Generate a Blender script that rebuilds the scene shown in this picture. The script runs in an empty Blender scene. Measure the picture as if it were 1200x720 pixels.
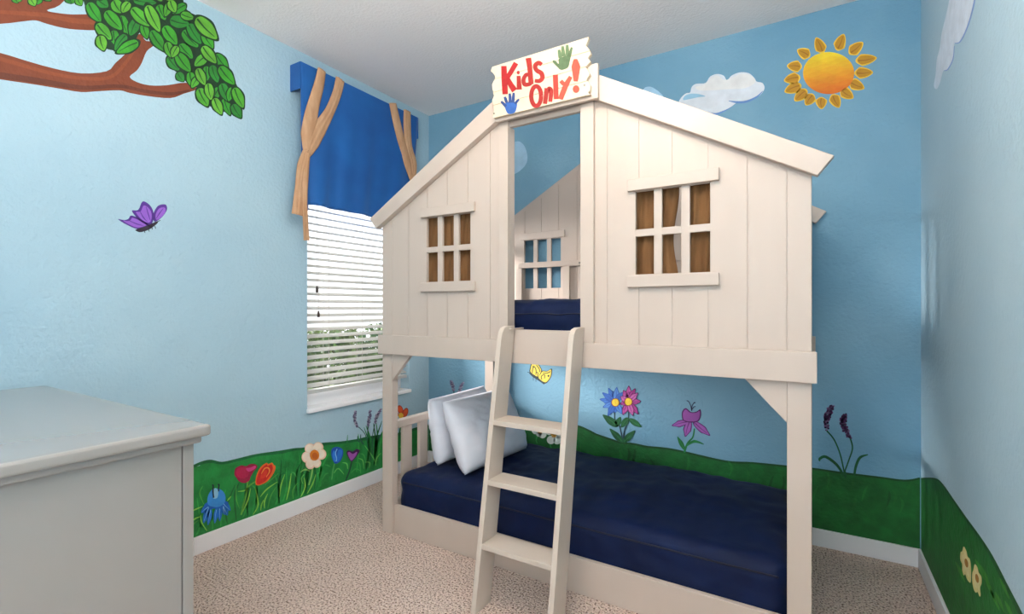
import bpy, bmesh, math, random
from mathutils import Vector, noise
random.seed(4)
SC = bpy.context.scene
COL = SC.collection
PI = math.pi

# ------------------------------------------------------------------ camera model (1200 x 720)
FOC, CX, CY, EYE, YAW = 573.0, 600.0, 361.0, 1.22, math.radians(31.6)
FW = Vector((-math.sin(YAW), math.cos(YAW), 0)); RT = Vector((math.cos(YAW), math.sin(YAW), 0)); UP = Vector((0, 0, 1))
EYEP = Vector((0, 0, EYE))
def on(px, py, ax, v):
    """point of the plane coordinate[ax] = v that was measured at a pixel of the photograph"""
    d = FW + RT*((px-CX)/FOC) + UP*((CY-py)/FOC)
    return EYEP + d*((v-EYEP[ax])/d[ax])

# ------------------------------------------------------------------ room numbers (metres)
XL, XR, YB, YN, H = -2.598, 0.433, 2.962, -0.86, 2.745
TH = 0.13                                     # wall thickness
WY0, WY1, WZ0, WZ1 = 1.865, 2.738, 0.605, 2.10   # window opening in the left wall

# ------------------------------------------------------------------ materials
def lin(c):
    return tuple(((v/255)/12.92 if v/255 <= .04045 else ((v/255+.055)/1.055)**2.4) for v in c) + (1,)
def node_mat(name):
    m = bpy.data.materials.new(name); m.use_nodes = True
    nt = m.node_tree; b = nt.nodes['Principled BSDF']
    return m, nt, b
def mat(name, c, rough=.5, var=0, vscale=6, bump=0, bscale=120, coat=0, c2=None, detail=4, trans=0, sheen=0, spec=.5, stretch=None):
    """procedural paint / cloth / wood: noise-mottled colour and noise bump"""
    m, nt, b = node_mat(name)
    N, L = nt.nodes.new, nt.links.new
    b.inputs['Roughness'].default_value = rough
    b.inputs['Specular IOR Level'].default_value = spec
    if coat: b.inputs['Coat Weight'].default_value = coat; b.inputs['Coat Roughness'].default_value = .12
    if sheen: b.inputs['Sheen Weight'].default_value = sheen; b.inputs['Sheen Roughness'].default_value = .4
    if trans: b.inputs['Subsurface Weight'].default_value = 0
    geo = N('ShaderNodeNewGeometry')
    vec = geo.outputs['Position']
    if stretch:
        mp = N('ShaderNodeMapping'); mp.inputs['Scale'].default_value = stretch
        L(vec, mp.inputs['Vector']); vec = mp.outputs['Vector']
    base = lin(c)
    if var or c2:
        n = N('ShaderNodeTexNoise'); n.inputs['Scale'].default_value = vscale; n.inputs['Detail'].default_value = detail
        L(vec, n.inputs['Vector'])
        r = N('ShaderNodeValToRGB'); r.color_ramp.elements[0].position = .32; r.color_ramp.elements[1].position = .68
        if c2: a, z = base, lin(c2)
        else:
            a = tuple(v*(1-var) for v in base[:3]) + (1,); z = tuple(min(1, v*(1+var)) for v in base[:3]) + (1,)
        r.color_ramp.elements[0].color = a; r.color_ramp.elements[1].color = z
        L(n.outputs['Fac'], r.inputs['Fac']); L(r.outputs['Color'], b.inputs['Base Color'])
    else: b.inputs['Base Color'].default_value = base
    if bump:
        n2 = N('ShaderNodeTexNoise'); n2.inputs['Scale'].default_value = bscale; n2.inputs['Detail'].default_value = 3
        L(vec, n2.inputs['Vector'])
        bp = N('ShaderNodeBump'); bp.inputs['Strength'].default_value = bump; bp.inputs['Distance'].default_value = .004
        L(n2.outputs['Fac'], bp.inputs['Height']); L(bp.outputs['Normal'], b.inputs['Normal'])
    if trans:
        t = N('ShaderNodeBsdfTranslucent'); t.inputs['Color'].default_value = base
        mx = N('ShaderNodeMixShader'); mx.inputs['Fac'].default_value = trans
        out = nt.nodes['Material Output']
        L(b.outputs['BSDF'], mx.inputs[1]); L(t.outputs['BSDF'], mx.inputs[2]); L(mx.outputs['Shader'], out.inputs['Surface'])
    return m

WB, WS = .9, 52       # wall texture bump strength, scale
M = {}
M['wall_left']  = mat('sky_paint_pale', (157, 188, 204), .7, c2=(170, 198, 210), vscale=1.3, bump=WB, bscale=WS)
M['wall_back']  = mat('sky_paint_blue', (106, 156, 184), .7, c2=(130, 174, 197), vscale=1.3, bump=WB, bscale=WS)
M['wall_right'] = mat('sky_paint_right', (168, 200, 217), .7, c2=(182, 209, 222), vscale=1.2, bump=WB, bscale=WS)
M['wall_white'] = mat('white_wall', (225, 222, 216), .8, bump=WB, bscale=WS)
M['ceiling'] = mat('ceiling_texture_paint', (246, 240, 237), .9, bump=.8, bscale=70)
M['trim'] = mat('white_trim_paint', (238, 238, 240), .35)
M['bed'] = mat('cream_white_painted_wood', (196, 179, 166), .42, var=.02, vscale=9, bump=.06, bscale=60, stretch=(1, 1, .15))
M['ladder'] = mat('cream_ladder_paint', (200, 185, 171), .38, var=.02, vscale=12, bump=.05, bscale=60)
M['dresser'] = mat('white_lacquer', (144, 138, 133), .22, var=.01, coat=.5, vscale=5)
M['navy'] = mat('navy_cotton', (4, 20, 54), .66, c2=(6, 26, 66), vscale=7, bump=.5, bscale=15, sheen=.02, spec=.22)
M['navyseam'] = mat('navy_zip_seam', (8, 14, 38), .7, var=.05)
M['pillow'] = mat('white_pillowcase', (222, 222, 230), .85, bump=.55, bscale=20, var=.015)
M['valance'] = mat('royal_blue_fabric', (6, 80, 150), .75, c2=(10, 92, 164), vscale=5, bump=.2, bscale=300, sheen=.2)
M['burlap'] = mat('tan_burlap', (188, 142, 104), .9, c2=(206, 164, 128), vscale=30, bump=.5, bscale=400, stretch=(1, 1, .3))
M['curtain'] = mat('brown_burlap_curtain', (128, 88, 52), .9, c2=(152, 108, 66), vscale=26, bump=.5, bscale=350, trans=.35, stretch=(1, 1, .25))
M['blind'] = mat('white_blind_slat', (186, 186, 182), .5, var=.01)
M['cord'] = mat('blind_cord', (176, 170, 164), .8, var=.03)
M['tassel'] = mat('dark_wood_tassel', (58, 44, 38), .5, var=.1, vscale=40)
M['steel'] = mat('screw_steel', (110, 108, 104), .4, var=.05)
M['hedge'] = mat('hedge_leaf', (38, 62, 30), .6, c2=(112, 138, 66), vscale=9, trans=.3)
M['twig'] = mat('hedge_twig', (84, 66, 50), .8, var=.2)
M['ground'] = mat('garden_soil', (112, 104, 86), .95, c2=(96, 116, 70), vscale=3, bump=.5)
M['signwood'] = mat('cream_sign_wood', (205, 187, 162), .6, c2=(213, 196, 172), vscale=10, bump=.15, bscale=40, stretch=(.2, 1, 1))

# carpet: speckled cut pile
def carpet():
    m, nt, b = node_mat('speckled_carpet'); N, L = nt.nodes.new, nt.links.new
    geo = N('ShaderNodeNewGeometry')
    n = N('ShaderNodeTexNoise'); n.inputs['Scale'].default_value = 120; n.inputs['Detail'].default_value = 2; n.inputs['Roughness'].default_value = .6
    v = N('ShaderNodeTexVoronoi'); v.inputs['Scale'].default_value = 120
    big = N('ShaderNodeTexNoise'); big.inputs['Scale'].default_value = 4
    for q in (n, v, big): L(geo.outputs['Position'], q.inputs['Vector'])
    r = N('ShaderNodeValToRGB'); e = r.color_ramp.elements
    e[0].position = .34; e[0].color = lin((102, 73, 60)); e[1].position = .58; e[1].color = lin((250, 228, 214))
    x = r.color_ramp.elements.new(.43); x.color = lin((214, 185, 170))
    L(n.outputs['Fac'], r.inputs['Fac'])
    mx = N('ShaderNodeMix'); mx.data_type = 'RGBA'; mx.blend_type = 'MULTIPLY'; mx.inputs['Factor'].default_value = .5
    r2 = N('ShaderNodeValToRGB'); r2.color_ramp.elements[0].position = .3; r2.color_ramp.elements[0].color = (.86, .85, .84, 1); r2.color_ramp.elements[1].position = .7
    L(big.outputs['Fac'], r2.inputs['Fac'])
    L(r.outputs['Color'], mx.inputs[6]); L(r2.outputs['Color'], mx.inputs[7]); L(mx.outputs[2], b.inputs['Base Color'])
    add = N('ShaderNodeMath'); add.operation = 'SUBTRACT'; L(n.outputs['Fac'], add.inputs[0]); L(v.outputs['Distance'], add.inputs[1])
    bp = N('ShaderNodeBump'); bp.inputs['Strength'].default_value = .9; bp.inputs['Distance'].default_value = .012
    L(add.outputs[0], bp.inputs['Height']); L(bp.outputs['Normal'], b.inputs['Normal'])
    b.inputs['Roughness'].default_value = .95; b.inputs['Specular IOR Level'].default_value = .1
    return m
M['carpet'] = carpet()
def glass():
    m, nt, b = node_mat('window_glass'); N, L = nt.nodes.new, nt.links.new
    t = N('ShaderNodeBsdfTransparent'); g = N('ShaderNodeBsdfGlossy'); g.inputs['Roughness'].default_value = .02
    fr = N('ShaderNodeFresnel'); fr.inputs['IOR'].default_value = 1.3
    mx = N('ShaderNodeMixShader'); L(fr.outputs[0], mx.inputs[0]); L(t.outputs[0], mx.inputs[1]); L(g.outputs[0], mx.inputs[2])
    L(mx.outputs[0], nt.nodes['Material Output'].inputs['Surface']); return m
M['glass'] = glass()
PAINTS = {}
def paint(c):
    k = tuple(c)
    if k not in PAINTS: PAINTS[k] = mat('mural_paint_%02x%02x%02x' % k, c, .7, var=.2 if c[1] > 1.6*max(c[0], c[2]) else .07, vscale=16, bump=WB, bscale=WS)
    return PAINTS[k]

# ------------------------------------------------------------------ mesh helpers
def box(bm, x0, x1, y0, y1, z0, z1, bev=.003, seg=2):
    vs = [bm.verts.new(p) for p in ((x0,y0,z0),(x1,y0,z0),(x1,y1,z0),(x0,y1,z0),(x0,y0,z1),(x1,y0,z1),(x1,y1,z1),(x0,y1,z1))]
    fs = [bm.faces.new([vs[i] for i in q]) for q in ((3,2,1,0),(4,5,6,7),(0,1,5,4),(1,2,6,5),(2,3,7,6),(3,0,4,7))]
    if bev:
        es = list({e for f in fs for e in f.edges})
        bmesh.ops.bevel(bm, geom=es, offset=bev, segments=seg, profile=.6, affect='EDGES')
    return bm
def prism(bm, pts, ax, a, b, bev=0):
    """polygon pts extruded along axis ax (0,1,2) from a to b; pts are the two other coordinates in order"""
    def P(q, w):
        c = [q[0], q[1]]; c.insert(ax, w); return c
    A = [bm.verts.new(P(q, a)) for q in pts]; B = [bm.verts.new(P(q, b)) for q in pts]
    n = len(pts); fs = [bm.faces.new(A), bm.faces.new(B[::-1])]
    for i in range(n): fs.append(bm.faces.new((A[i], B[i], B[(i+1) % n], A[(i+1) % n])))
    bmesh.ops.recalc_face_normals(bm, faces=fs)
    if bev:
        es = list({e for f in fs for e in f.edges})
        bmesh.ops.bevel(bm, geom=es, offset=bev, segments=2, profile=.6, affect='EDGES')
    return bm
def tube(bm, pts, r, n=8):
    pts = [Vector(p) for p in pts]; rs = r if isinstance(r, (list, tuple)) else [r]*len(pts)
    rings = []
    for i, p in enumerate(pts):
        d = (pts[min(i+1, len(pts)-1)] - pts[max(i-1, 0)]).normalized()
        u = d.cross(Vector((0, 0, 1))); u = u.normalized() if u.length > 1e-4 else Vector((1, 0, 0)); w = d.cross(u)
        rings.append([bm.verts.new(p + (u*math.cos(2*PI*k/n) + w*math.sin(2*PI*k/n))*rs[i]) for k in range(n)])
    for a, b in zip(rings, rings[1:]):
        for k in range(n): bm.faces.new((a[k], a[(k+1) % n], b[(k+1) % n], b[k]))
    bm.faces.new(rings[0][::-1]); bm.faces.new(rings[-1])
    return bm
def lathe(bm, c, prof, n=16):
    rings = [[bm.verts.new((c[0]+r*math.cos(2*PI*k/n), c[1]+r*math.sin(2*PI*k/n), c[2]+z)) for k in range(n)] for r, z in prof]
    for a, b in zip(rings, rings[1:]):
        for k in range(n): bm.faces.new((a[k], a[(k+1) % n], b[(k+1) % n], b[k]))
    bm.faces.new(rings[0][::-1]); bm.faces.new(rings[-1]); return bm
ORG = {}
def tag(o, label=None, cat=None, group=None, kind=None):
    if label: o['label'] = label
    if cat: o['category'] = cat
    if group: o['group'] = group
    if kind: o['kind'] = kind
    return o
def obj(name, bm, m, parent=None, smooth=False, origin=None):
    """link a bmesh (world coordinates) as ONE mesh object, child of parent"""
    me = bpy.data.meshes.new(name)
    bmesh.ops.recalc_face_normals(bm, faces=bm.faces[:]) if smooth == 'fix' else None
    bm.to_mesh(me); bm.free()
    o = bpy.data.objects.new(name, me); COL.objects.link(o)
    org = ORG[parent.name] if parent else Vector(origin or (0, 0, 0))
    if parent: o.parent = parent
    else: o.location = org
    ORG[o.name] = org
    me.transform(__import__('mathutils').Matrix.Translation(-org))
    for x in (m if isinstance(m, (list, tuple)) else [m]): me.materials.append(x)
    if smooth:
        for p in me.polygons: p.use_smooth = True
    return o
def thing(name, label, cat, loc, group=None):
    o = bpy.data.objects.new(name, None); COL.objects.link(o); o.location = loc; o.empty_display_size = .1
    ORG[o.name] = Vector(loc); return tag(o, label, cat, group)
def nb(): return bmesh.new()
def boxes(*bs, bev=.003):
    bm = nb()
    for b in bs: box(bm, *b, bev=bev)
    return bm
def struct(name, bm, m, parent=None):
    o = obj(name, bm, m, parent)
    if not parent: o['kind'] = 'structure'
    return o

# ------------------------------------------------------------------ the room
struct('floor', boxes((XL-TH, XR+TH, YN-TH, YB+TH, -.1, 0), bev=0), M['carpet'])
struct('ceiling', boxes((XL-TH, XR+TH, YN-TH, YB+TH, H, H+.1), bev=0), M['ceiling'])
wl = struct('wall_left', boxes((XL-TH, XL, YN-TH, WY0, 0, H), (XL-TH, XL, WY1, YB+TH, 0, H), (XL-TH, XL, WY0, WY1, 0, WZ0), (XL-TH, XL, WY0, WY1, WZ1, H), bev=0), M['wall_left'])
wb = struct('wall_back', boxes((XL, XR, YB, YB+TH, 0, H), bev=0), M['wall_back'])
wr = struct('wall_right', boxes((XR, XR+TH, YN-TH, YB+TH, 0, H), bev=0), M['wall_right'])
# near wall behind the camera, with an unseen opening added for the fill light
DX0, DX1, DZ = -0.55, 0.28, 2.05
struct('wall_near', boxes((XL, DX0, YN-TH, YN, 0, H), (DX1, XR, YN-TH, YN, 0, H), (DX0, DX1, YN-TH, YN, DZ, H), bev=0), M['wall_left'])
BBH, BBT = .088, .013
def baseb(name, pts):
    bm = nb()
    for p in pts: box(bm, *p, bev=.004)
    struct(name, bm, M['trim'])
baseb('baseboard_left', [(XL, XL+BBT, YN, YB-BBT, 0, BBH)])
baseb('baseboard_back', [(XL, XR, YB-BBT, YB, 0, BBH)])
baseb('baseboard_right', [(XR-BBT, XR, YN, YB-BBT, 0, BBH)])

# window in the left wall
w1 = struct('window_1', boxes((XL-.125, XL-.085, WY0, WY0+.045, WZ0, WZ1), (XL-.125, XL-.085, WY1-.045, WY1, WZ0, WZ1),
            (XL-.125, XL-.085, WY0+.045, WY1-.045, WZ1-.05, WZ1), (XL-.125, XL-.085, WY0+.045, WY1-.045, WZ0, WZ0+.085), bev=.004), M['trim'])
struct('window_pane', boxes((XL-.108, XL-.104, WY0+.045, WY1-.045, WZ0+.085, WZ1-.05), bev=0), M['glass'], w1)
struct('window_sill', boxes((XL-.085, XL+.022, WY0-.006, WY1+.006, WZ0-.022, WZ0+.004), bev=.006), M['trim'], w1)

# ------------------------------------------------------------------ outside the window: hedge and ground
g = obj('ground', boxes((-8, XL-TH-.02, -2, 8, -.12, -.02), bev=0), M['ground']); tag(g, kind='structure')
def bush(x, y, r, h, n, seed, label):
    rnd = random.Random(seed)
    t = thing('hedge_bush', label, 'bush', (x, y, -.02), 'hedge bushes outside the window')
    bm = nb()
    for i in range(n):
        v = Vector((rnd.gauss(0, 1), rnd.gauss(0, 1), rnd.gauss(0, 1))); v.normalize()
        v /= (abs(v.x)**4+abs(v.y)**4+abs(v.z)**4)**.25               # a clipped, boxy bush
        v *= rnd.uniform(.62, 1)*(1+.10*noise.noise(Vector((v.x*2+x, v.y*2+y, v.z*2))))
        c = Vector((x+r*1.15*v.x, y+r*v.y, h*.5+h*.5*v.z))
        d = Vector((rnd.uniform(-1, 1), rnd.uniform(-1, 1), rnd.uniform(-.3, 1))).normalized()
        s = d.cross(Vector((rnd.uniform(-1, 1), rnd.uniform(-1, 1), rnd.uniform(-1, 1)))).normalized()
        l = rnd.uniform(.04, .075); w = l*.36; nn = d.cross(s)*l*.12
        q = [bm.verts.new(p) for p in (c, c+d*l*.45+s*w+nn, c+d*l, c+d*l*.45-s*w+nn)]
        bm.faces.new(q)
    obj('foliage', bm, M['hedge'], t)
    bm = nb()
    for i in range(9):
        a = rnd.uniform(0, 2*PI); e = Vector((x+r*.75*math.cos(a), y+r*.75*math.sin(a), h*rnd.uniform(.5, .9)))
        tube(bm, [(x+.03*math.cos(a), y+.03*math.sin(a), -.02), Vector((x, y, 0)).lerp(e, .5)+Vector((0, 0, .08)), e], [.012, .008, .003], 5)
    obj('stems', bm, M['twig'], t)
for i, (x, y, r, h, lab) in enumerate(((-3.75, 2.25, .322, .99, 'leafy green hedge bush seen through the blind, left end of the hedge'),
      (-3.80, 3.00, .322, 1.0, 'leafy green hedge bush seen low behind the middle of the blind'),
      (-3.72, 3.75, .322, 1.05, 'leafy green hedge bush seen through the blind beside the bed post'),
      (-3.80, 4.50, .322, 1.04, 'leafy green hedge bush beyond the window, last towards the bed'))):
    bush(x, y, r, h, 4200, i, lab)

# ------------------------------------------------------------------ window blind
bl = thing('window_blind', 'white horizontal slat blind half open in the left wall window', 'blind', (XL-.04, (WY0+WY1)/2, WZ0+.09))
bm = nb(); z = .742; SL = math.radians(21); cx = XL-.04; hw = .024
while z < 2.0:
    y0, y1 = WY0+.008, WY1-.008
    p = []
    for k in range(4):
        u = -1+2*k/3; xx = cx+u*hw*math.cos(SL); zz = z-u*hw*math.sin(SL)+.0022*(1-u*u)
        p.append((xx, zz))
    q = p + [(a, b-.0032) for a, b in p[::-1]]
    A = [bm.verts.new((a, y0, b)) for a, b in q]; B = [bm.verts.new((a, y1, b)) for a, b in q]
    bm.faces.new(A[::-1]); bm.faces.new(B)
    for i in range(8): bm.faces.new((A[i], A[(i+1) % 8], B[(i+1) % 8], B[i]))
    z += .0435
obj('slats', bm, M['blind'], bl)
obj('headrail', boxes((XL-.075, XL-.005, WY0+.004, WY1-.004, 2.03, WZ1-.002)), M['blind'], bl)
obj('bottom_rail', boxes((XL-.066, XL-.014, WY0+.008, WY1-.008, .693, .715)), M['blind'], bl)
for yy in (2.03, 2.30, 2.60):
    obj('ladder_cord', tube(tube(nb(), [(cx+.0262, yy, .71), (cx+.0262, yy, 2.03)], .0011, 5), [(cx-.0262, yy, .71), (cx-.0262, yy, 2.03)], .0011, 5), M['cord'], bl)
for px, py in ((371.5, 340), (373.2, 369)):
    p = on(px, py, 0, XL+.004)
    c = obj('pull_cord', tube(nb(), [(p.x, p.y, p.z+.02), (p.x, p.y, 1.86), (XL-.004, p.y, 2.04)], .0012, 5), M['cord'], bl)
    tag(obj('tassel', lathe(nb(), (p.x, p.y, p.z-.016), [(.002, .04), (.006, .034), (.008, .018), (.0085, .004), (.006, 0)][::-1], 10), M['tassel'], c, True), 'dark brown wooden tassel')

# ------------------------------------------------------------------ blue valance with tan ties
VX = XL+.095
vl = thing('valance', 'royal blue fabric valance with tan burlap ties above the window', 'valance', (VX, 2.24, 1.85))
tl, tr = on(352.5, 72.5, 0, VX), on(490, 137.5, 0, VX); bll, blr = on(357, 238, 0, VX), on(445, 256, 0, VX)
vy0, vy1, vzt, vzb = tl.y, tr.y, (tl.z+tr.z)/2, (bll.z+blr.z)/2
NY, NZ = 60, 34
def vpt(u, v):                       # u along the wall, v from top to bottom
    y = vy0+(vy1-vy0)*u; zz = vzt+(vzb-vzt)*v
    y += (.035*v*(1-u)**4) - .02*v*u**4                       # sides drawn in towards the knots
    x = VX + .010*v*math.sin(u*17+.6) + .006*v*math.sin(u*39+v*3) - .05*v*math.exp(-((u)/.05)**2) - .05*v*math.exp(-((1-u)/.05)**2)
    x += .012*math.sin(PI*min(1, v*1.1))*math.sin(PI*u)
    return (x, y, zz)
bm = nb(); grid = [[bm.verts.new(vpt(i/NY, j/NZ)) for i in range(NY+1)] for j in range(NZ+1)]
back = [[bm.verts.new(Vector(vpt(i/NY, j/NZ))-Vector((.005, 0, 0))) for i in range(NY+1)] for j in range(NZ+1)]
for j in range(NZ):
    for i in range(NY):
        bm.faces.new((grid[j][i], grid[j+1][i], grid[j+1][i+1], grid[j][i+1])); bm.faces.new((back[j][i], back[j][i+1], back[j+1][i+1], back[j+1][i]))
for j in range(NZ):
    bm.faces.new((grid[j][0], back[j][0], back[j+1][0], grid[j+1][0])); bm.faces.new((grid[j][NY], grid[j+1][NY], back[j+1][NY], back[j][NY]))
for i in range(NY): bm.faces.new((grid[NZ][i], back[NZ][i], back[NZ][i+1], grid[NZ][i+1]))
obj('drop_panel', bm, M['valance'], vl, True)
obj('mounting_board', boxes((XL, VX-.006, vy0+.002, vy1-.002, vzt-.018, vzt), bev=.002), M['valance'], vl)
for ya, yb in ((vy0-.004, vy0+.002), (vy1-.002, vy1+.004)):
    obj('side_return', boxes((XL, VX-.001, ya, yb, vzt-.155, vzt), bev=.002), M['valance'], vl)
obj('side_hem', boxes((XL+.004, VX-.03, bll.y-.012, bll.y+.05, vzb-.035, vzb+.03), bev=.008), M['valance'], vl)
def ribbon(bm, pts, ws, x, th=.004, bulge=.007, folds=0):
    """strap hanging in front of the valance: pixels of the photograph give its height and place along the wall"""
    # smooth the polyline
    P = [on(a, b, 0, x) for a, b in pts]; S = []; W = []
    n = len(P)
    for i in range(n-1):
        p0, p1, p2, p3 = P[max(i-1, 0)], P[i], P[i+1], P[min(i+2, n-1)]
        for k in range(6):
            t = k/6
            S.append(.5*((2*p1)+(p2-p0)*t+(2*p0-5*p1+4*p2-p3)*t*t+(3*p1-p0-3*p2+p3)*t**3)); W.append(ws[i]+(ws[i+1]-ws[i])*t)
    S.append(P[-1]); W.append(ws[-1])
    K = 9; fr, bk = [], []
    for i, p in enumerate(S):
        d = (S[min(i+1, len(S)-1)]-S[max(i-1, 0)]); d.x = 0; d.normalize(); s = Vector((0, -d.z, d.y))
        w = W[i]*(p-EYEP).dot(FW)/FOC/2*1.15
        rf, rb = [], []
        for k in range(K):
            u = -1+2*k/(K-1)
            o = bulge*(1-u*u) + (.004*math.sin(u*9) if folds else 0)
            rf.append(bm.verts.new(p+s*w*u+Vector((o+th, 0, 0)))); rb.append(bm.verts.new(p+s*w*u+Vector((o, 0, 0))))
        fr.append(rf); bk.append(rb)
    for i in range(len(S)-1):
        for k in range(K-1):
            bm.faces.new((fr[i][k], fr[i][k+1], fr[i+1][k+1], fr[i+1][k])); bm.faces.new((bk[i][k], bk[i+1][k], bk[i+1][k+1], bk[i][k+1]))
        bm.faces.new((fr[i][0], fr[i+1][0], bk[i+1][0], bk[i][0])); bm.faces.new((fr[i][-1], bk[i][-1], bk[i+1][-1], fr[i+1][-1]))
    for f, b in ((fr[0], bk[0]), (fr[-1], bk[-1])):
        for k in range(K-1): bm.faces.new((f[k], b[k], b[k+1], f[k+1]))
    return bm
RX = VX+.008
bm = nb()
ribbon(bm, [(377, 82), (373.5, 100), (368, 120), (364, 138), (361, 160), (359.5, 181)], [9, 11, 12.5, 15, 17, 7], RX)
ribbon(bm, [(398.5, 93), (394.5, 110), (386, 131), (375, 150), (367, 166), (360, 181)], [10, 9.5, 10, 14, 14, 7], RX, folds=1)
s1 = obj('tie_strap', bm, M['burlap'], vl, True)
bm = nb(); ribbon(bm, [(359.5, 176), (354, 195), (350.5, 220), (348, 252)], [7, 11, 9, 12], RX, folds=1)
ribbon(bm, [(360, 178), (357.5, 205), (357, 240), (359, 282)], [6, 7, 5, 6], RX+.004, folds=1)
obj('tie_tail', bm, M['burlap'], s1, True)
bm = nb()
ribbon(bm, [(460, 121), (464, 140), (470, 165), (477, 190), (483, 213)], [10, 11, 11, 11, 5], RX)
ribbon(bm, [(477, 130), (477, 150), (479, 172), (484, 192), (484, 213)], [9, 10, 9, 10, 5], RX, folds=1)
s2 = obj('tie_strap', bm, M['burlap'], vl, True)
bm = nb(); ribbon(bm, [(483.5, 211), (481, 228), (478, 262)], [5, 8, 11], RX, folds=1)
obj('tie_tail', bm, M['burlap'], s2, True)

# ------------------------------------------------------------------ painted walls
XP = {'L': (0, XL, Vector((1, 0, 0))), 'B': (1, YB, Vector((0, -1, 0))), 'R': (0, XR, Vector((-1, 0, 0)))}
def Z(x0, y0, s): return lambda a: [(x0+p[0]*s, y0+p[1]*s) for p in a]
def wpt(w, p, lay):
    ax, v, n = XP[w]
    q = on(p[0], p[1], ax, v); q[ax] = v
    return q + n*(.0003+.00008*lay)
def smooth2(pts, k=4, closed=True):
    n = len(pts); out = []
    rng = range(n) if closed else range(n-1)
    for i in rng:
        g = (lambda j: pts[j % n]) if closed else (lambda j: pts[max(0, min(n-1, j))])
        p0, p1, p2, p3 = g(i-1), g(i), g(i+1), g(i+2)
        for q in range(k):
            t = q/k
            out.append(tuple(.5*((2*p1[c])+(p2[c]-p0[c])*t+(2*p0[c]-5*p1[c]+4*p2[c]-p3[c])*t*t+(3*p1[c]-p0[c]-3*p2[c]+p3[c])*t**3) for c in (0, 1)))
    if not closed: out.append(pts[-1])
    return out
class Mural:
    """paint on a wall: flat shapes lying on its plane; one mesh per part"""
    def __init__(s, wall, name, label, cat, at, parent=None):
        s.w = wall; s.parts = {}
        s.root = parent or thing(name, label, cat, wpt(wall, at, 0))
    def _p(s, part): return s.parts.setdefault(part, ([], []))
    def poly(s, part, c, pts, lay=0, k=4):
        if k > 1: pts = smooth2(pts, k)
        s._p(part)[0].append([wpt(s.w, p, lay) for p in pts]); s._p(part)[1].append(tuple(c))
    def stroke(s, part, c, pts, w, lay=0, k=5):
        n0 = len(pts); ws = w if isinstance(w, (list, tuple)) else [w]*n0
        S = smooth2(pts, k, False) if n0 > 2 else pts
        a, b = [], []
        for i, p in enumerate(S):
            q0, q1 = S[max(i-1, 0)], S[min(i+1, len(S)-1)]
            dx, dy = q1[0]-q0[0], q1[1]-q0[1]; l = math.hypot(dx, dy) or 1
            f = i/(len(S)-1)*(n0-1); j = min(int(f), n0-2); ww = (ws[j]+(ws[j+1]-ws[j])*(f-j))/2
            a.append((p[0]-dy/l*ww, p[1]+dx/l*ww)); b.append((p[0]+dy/l*ww, p[1]-dx/l*ww))
        for i in range(len(S)-1): s.poly(part, c, [a[i], a[i+1], b[i+1], b[i]], lay, 1)
    def leaf(s, part, c, base, tip, w, lay=0, line=None, edge=None, fat=.45):
        dx, dy = tip[0]-base[0], tip[1]-base[1]; l = math.hypot(dx, dy); nx, ny = -dy/l, dx/l
        def shape(m, e):
            o = []
            for t, q in ((0, .25), (.15, .75), (fat, 1), (.72, .7), (1, 0), (.72, -.7), (fat, -1), (.15, -.75), (0, -.25)):
                t = t*(1+e*2)-e if t in (0, 1) else t
                o.append((base[0]+dx*t+nx*q*w/2*m, base[1]+dy*t+ny*q*w/2*m))
            return o
        if edge: s.poly(part, edge, shape(1.0, .03), lay); s.poly(part, c, shape(.74, -.06), lay+1)
        else: s.poly(part, c, shape(1, 0), lay)
        if line: s.stroke(part, line, [(base[0]+dx*.08, base[1]+dy*.08), (base[0]+dx*.45+nx*w*.05, base[1]+dy*.45+ny*w*.05), (base[0]+dx*.85, base[1]+dy*.85)], [w*.11, w*.08, w*.03], lay+2)
    def disc(s, part, c, ctr, rx, ry=None, lay=0, n=18, rot=0):
        ry = ry or rx
        s.poly(part, c, [(ctr[0]+rx*math.cos(2*PI*i/n)*math.cos(rot)-ry*math.sin(2*PI*i/n)*math.sin(rot), ctr[1]+rx*math.cos(2*PI*i/n)*math.sin(rot)+ry*math.sin(2*PI*i/n)*math.cos(rot)) for i in range(n)], lay, 1)
    def done(s, parent=None):
        out = {}
        for part, (polys, cs) in s.parts.items():
            bm = nb(); ms = sorted(set(cs)); 
            for P, c in zip(polys, cs):
                try: f = bm.faces.new([bm.verts.new(p) for p in P]); f.material_index = ms.index(c)
                except ValueError: pass
            for f in bm.faces:
                f.normal_update()
                if f.normal.dot(XP[s.w][2]) < 0: f.normal_flip()
            out[part] = obj(part.split('#')[0], bm, [paint(c) for c in ms], s.root)
        return out

# --- grass along the foot of the walls (paint of the wall itself)
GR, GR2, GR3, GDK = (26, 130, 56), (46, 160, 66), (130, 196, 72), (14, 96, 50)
mu = Mural('L', '', '', '', (0, 0), wl)
topL = [(222, 549), (236, 543), (247, 541), (260, 543), (276, 540), (300, 534), (330, 530), (345, 527), (357, 526), (378, 521), (400, 519), (420, 516), (430, 514), (447, 511), (467, 509), (485, 503.5), (502, 499)]
topL = [(-220, 640), (-100, 608), (0, 585), (110, 565)] + topL
def base_px(w, p, zc=.05):                # the point of the same wall at the foot of that wall
    q = wpt(w, p, 0); q.z = zc; d = q-EYEP; t = d.dot(FW); return (CX+FOC*d.dot(RT)/t, CY-FOC*d.z/t)
def band(mu, c, top, lay=0):
    tp = smooth2(top, 3, False)
    for a, b in zip(tp, tp[1:]): mu.poly('painted_grass', c, [a, b, base_px(mu.w, b), base_px(mu.w, a)], lay, 1)
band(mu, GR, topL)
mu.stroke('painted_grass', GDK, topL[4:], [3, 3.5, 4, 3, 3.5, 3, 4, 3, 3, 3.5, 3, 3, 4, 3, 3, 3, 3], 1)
z1 = Z(220, 560, .125)
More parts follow.
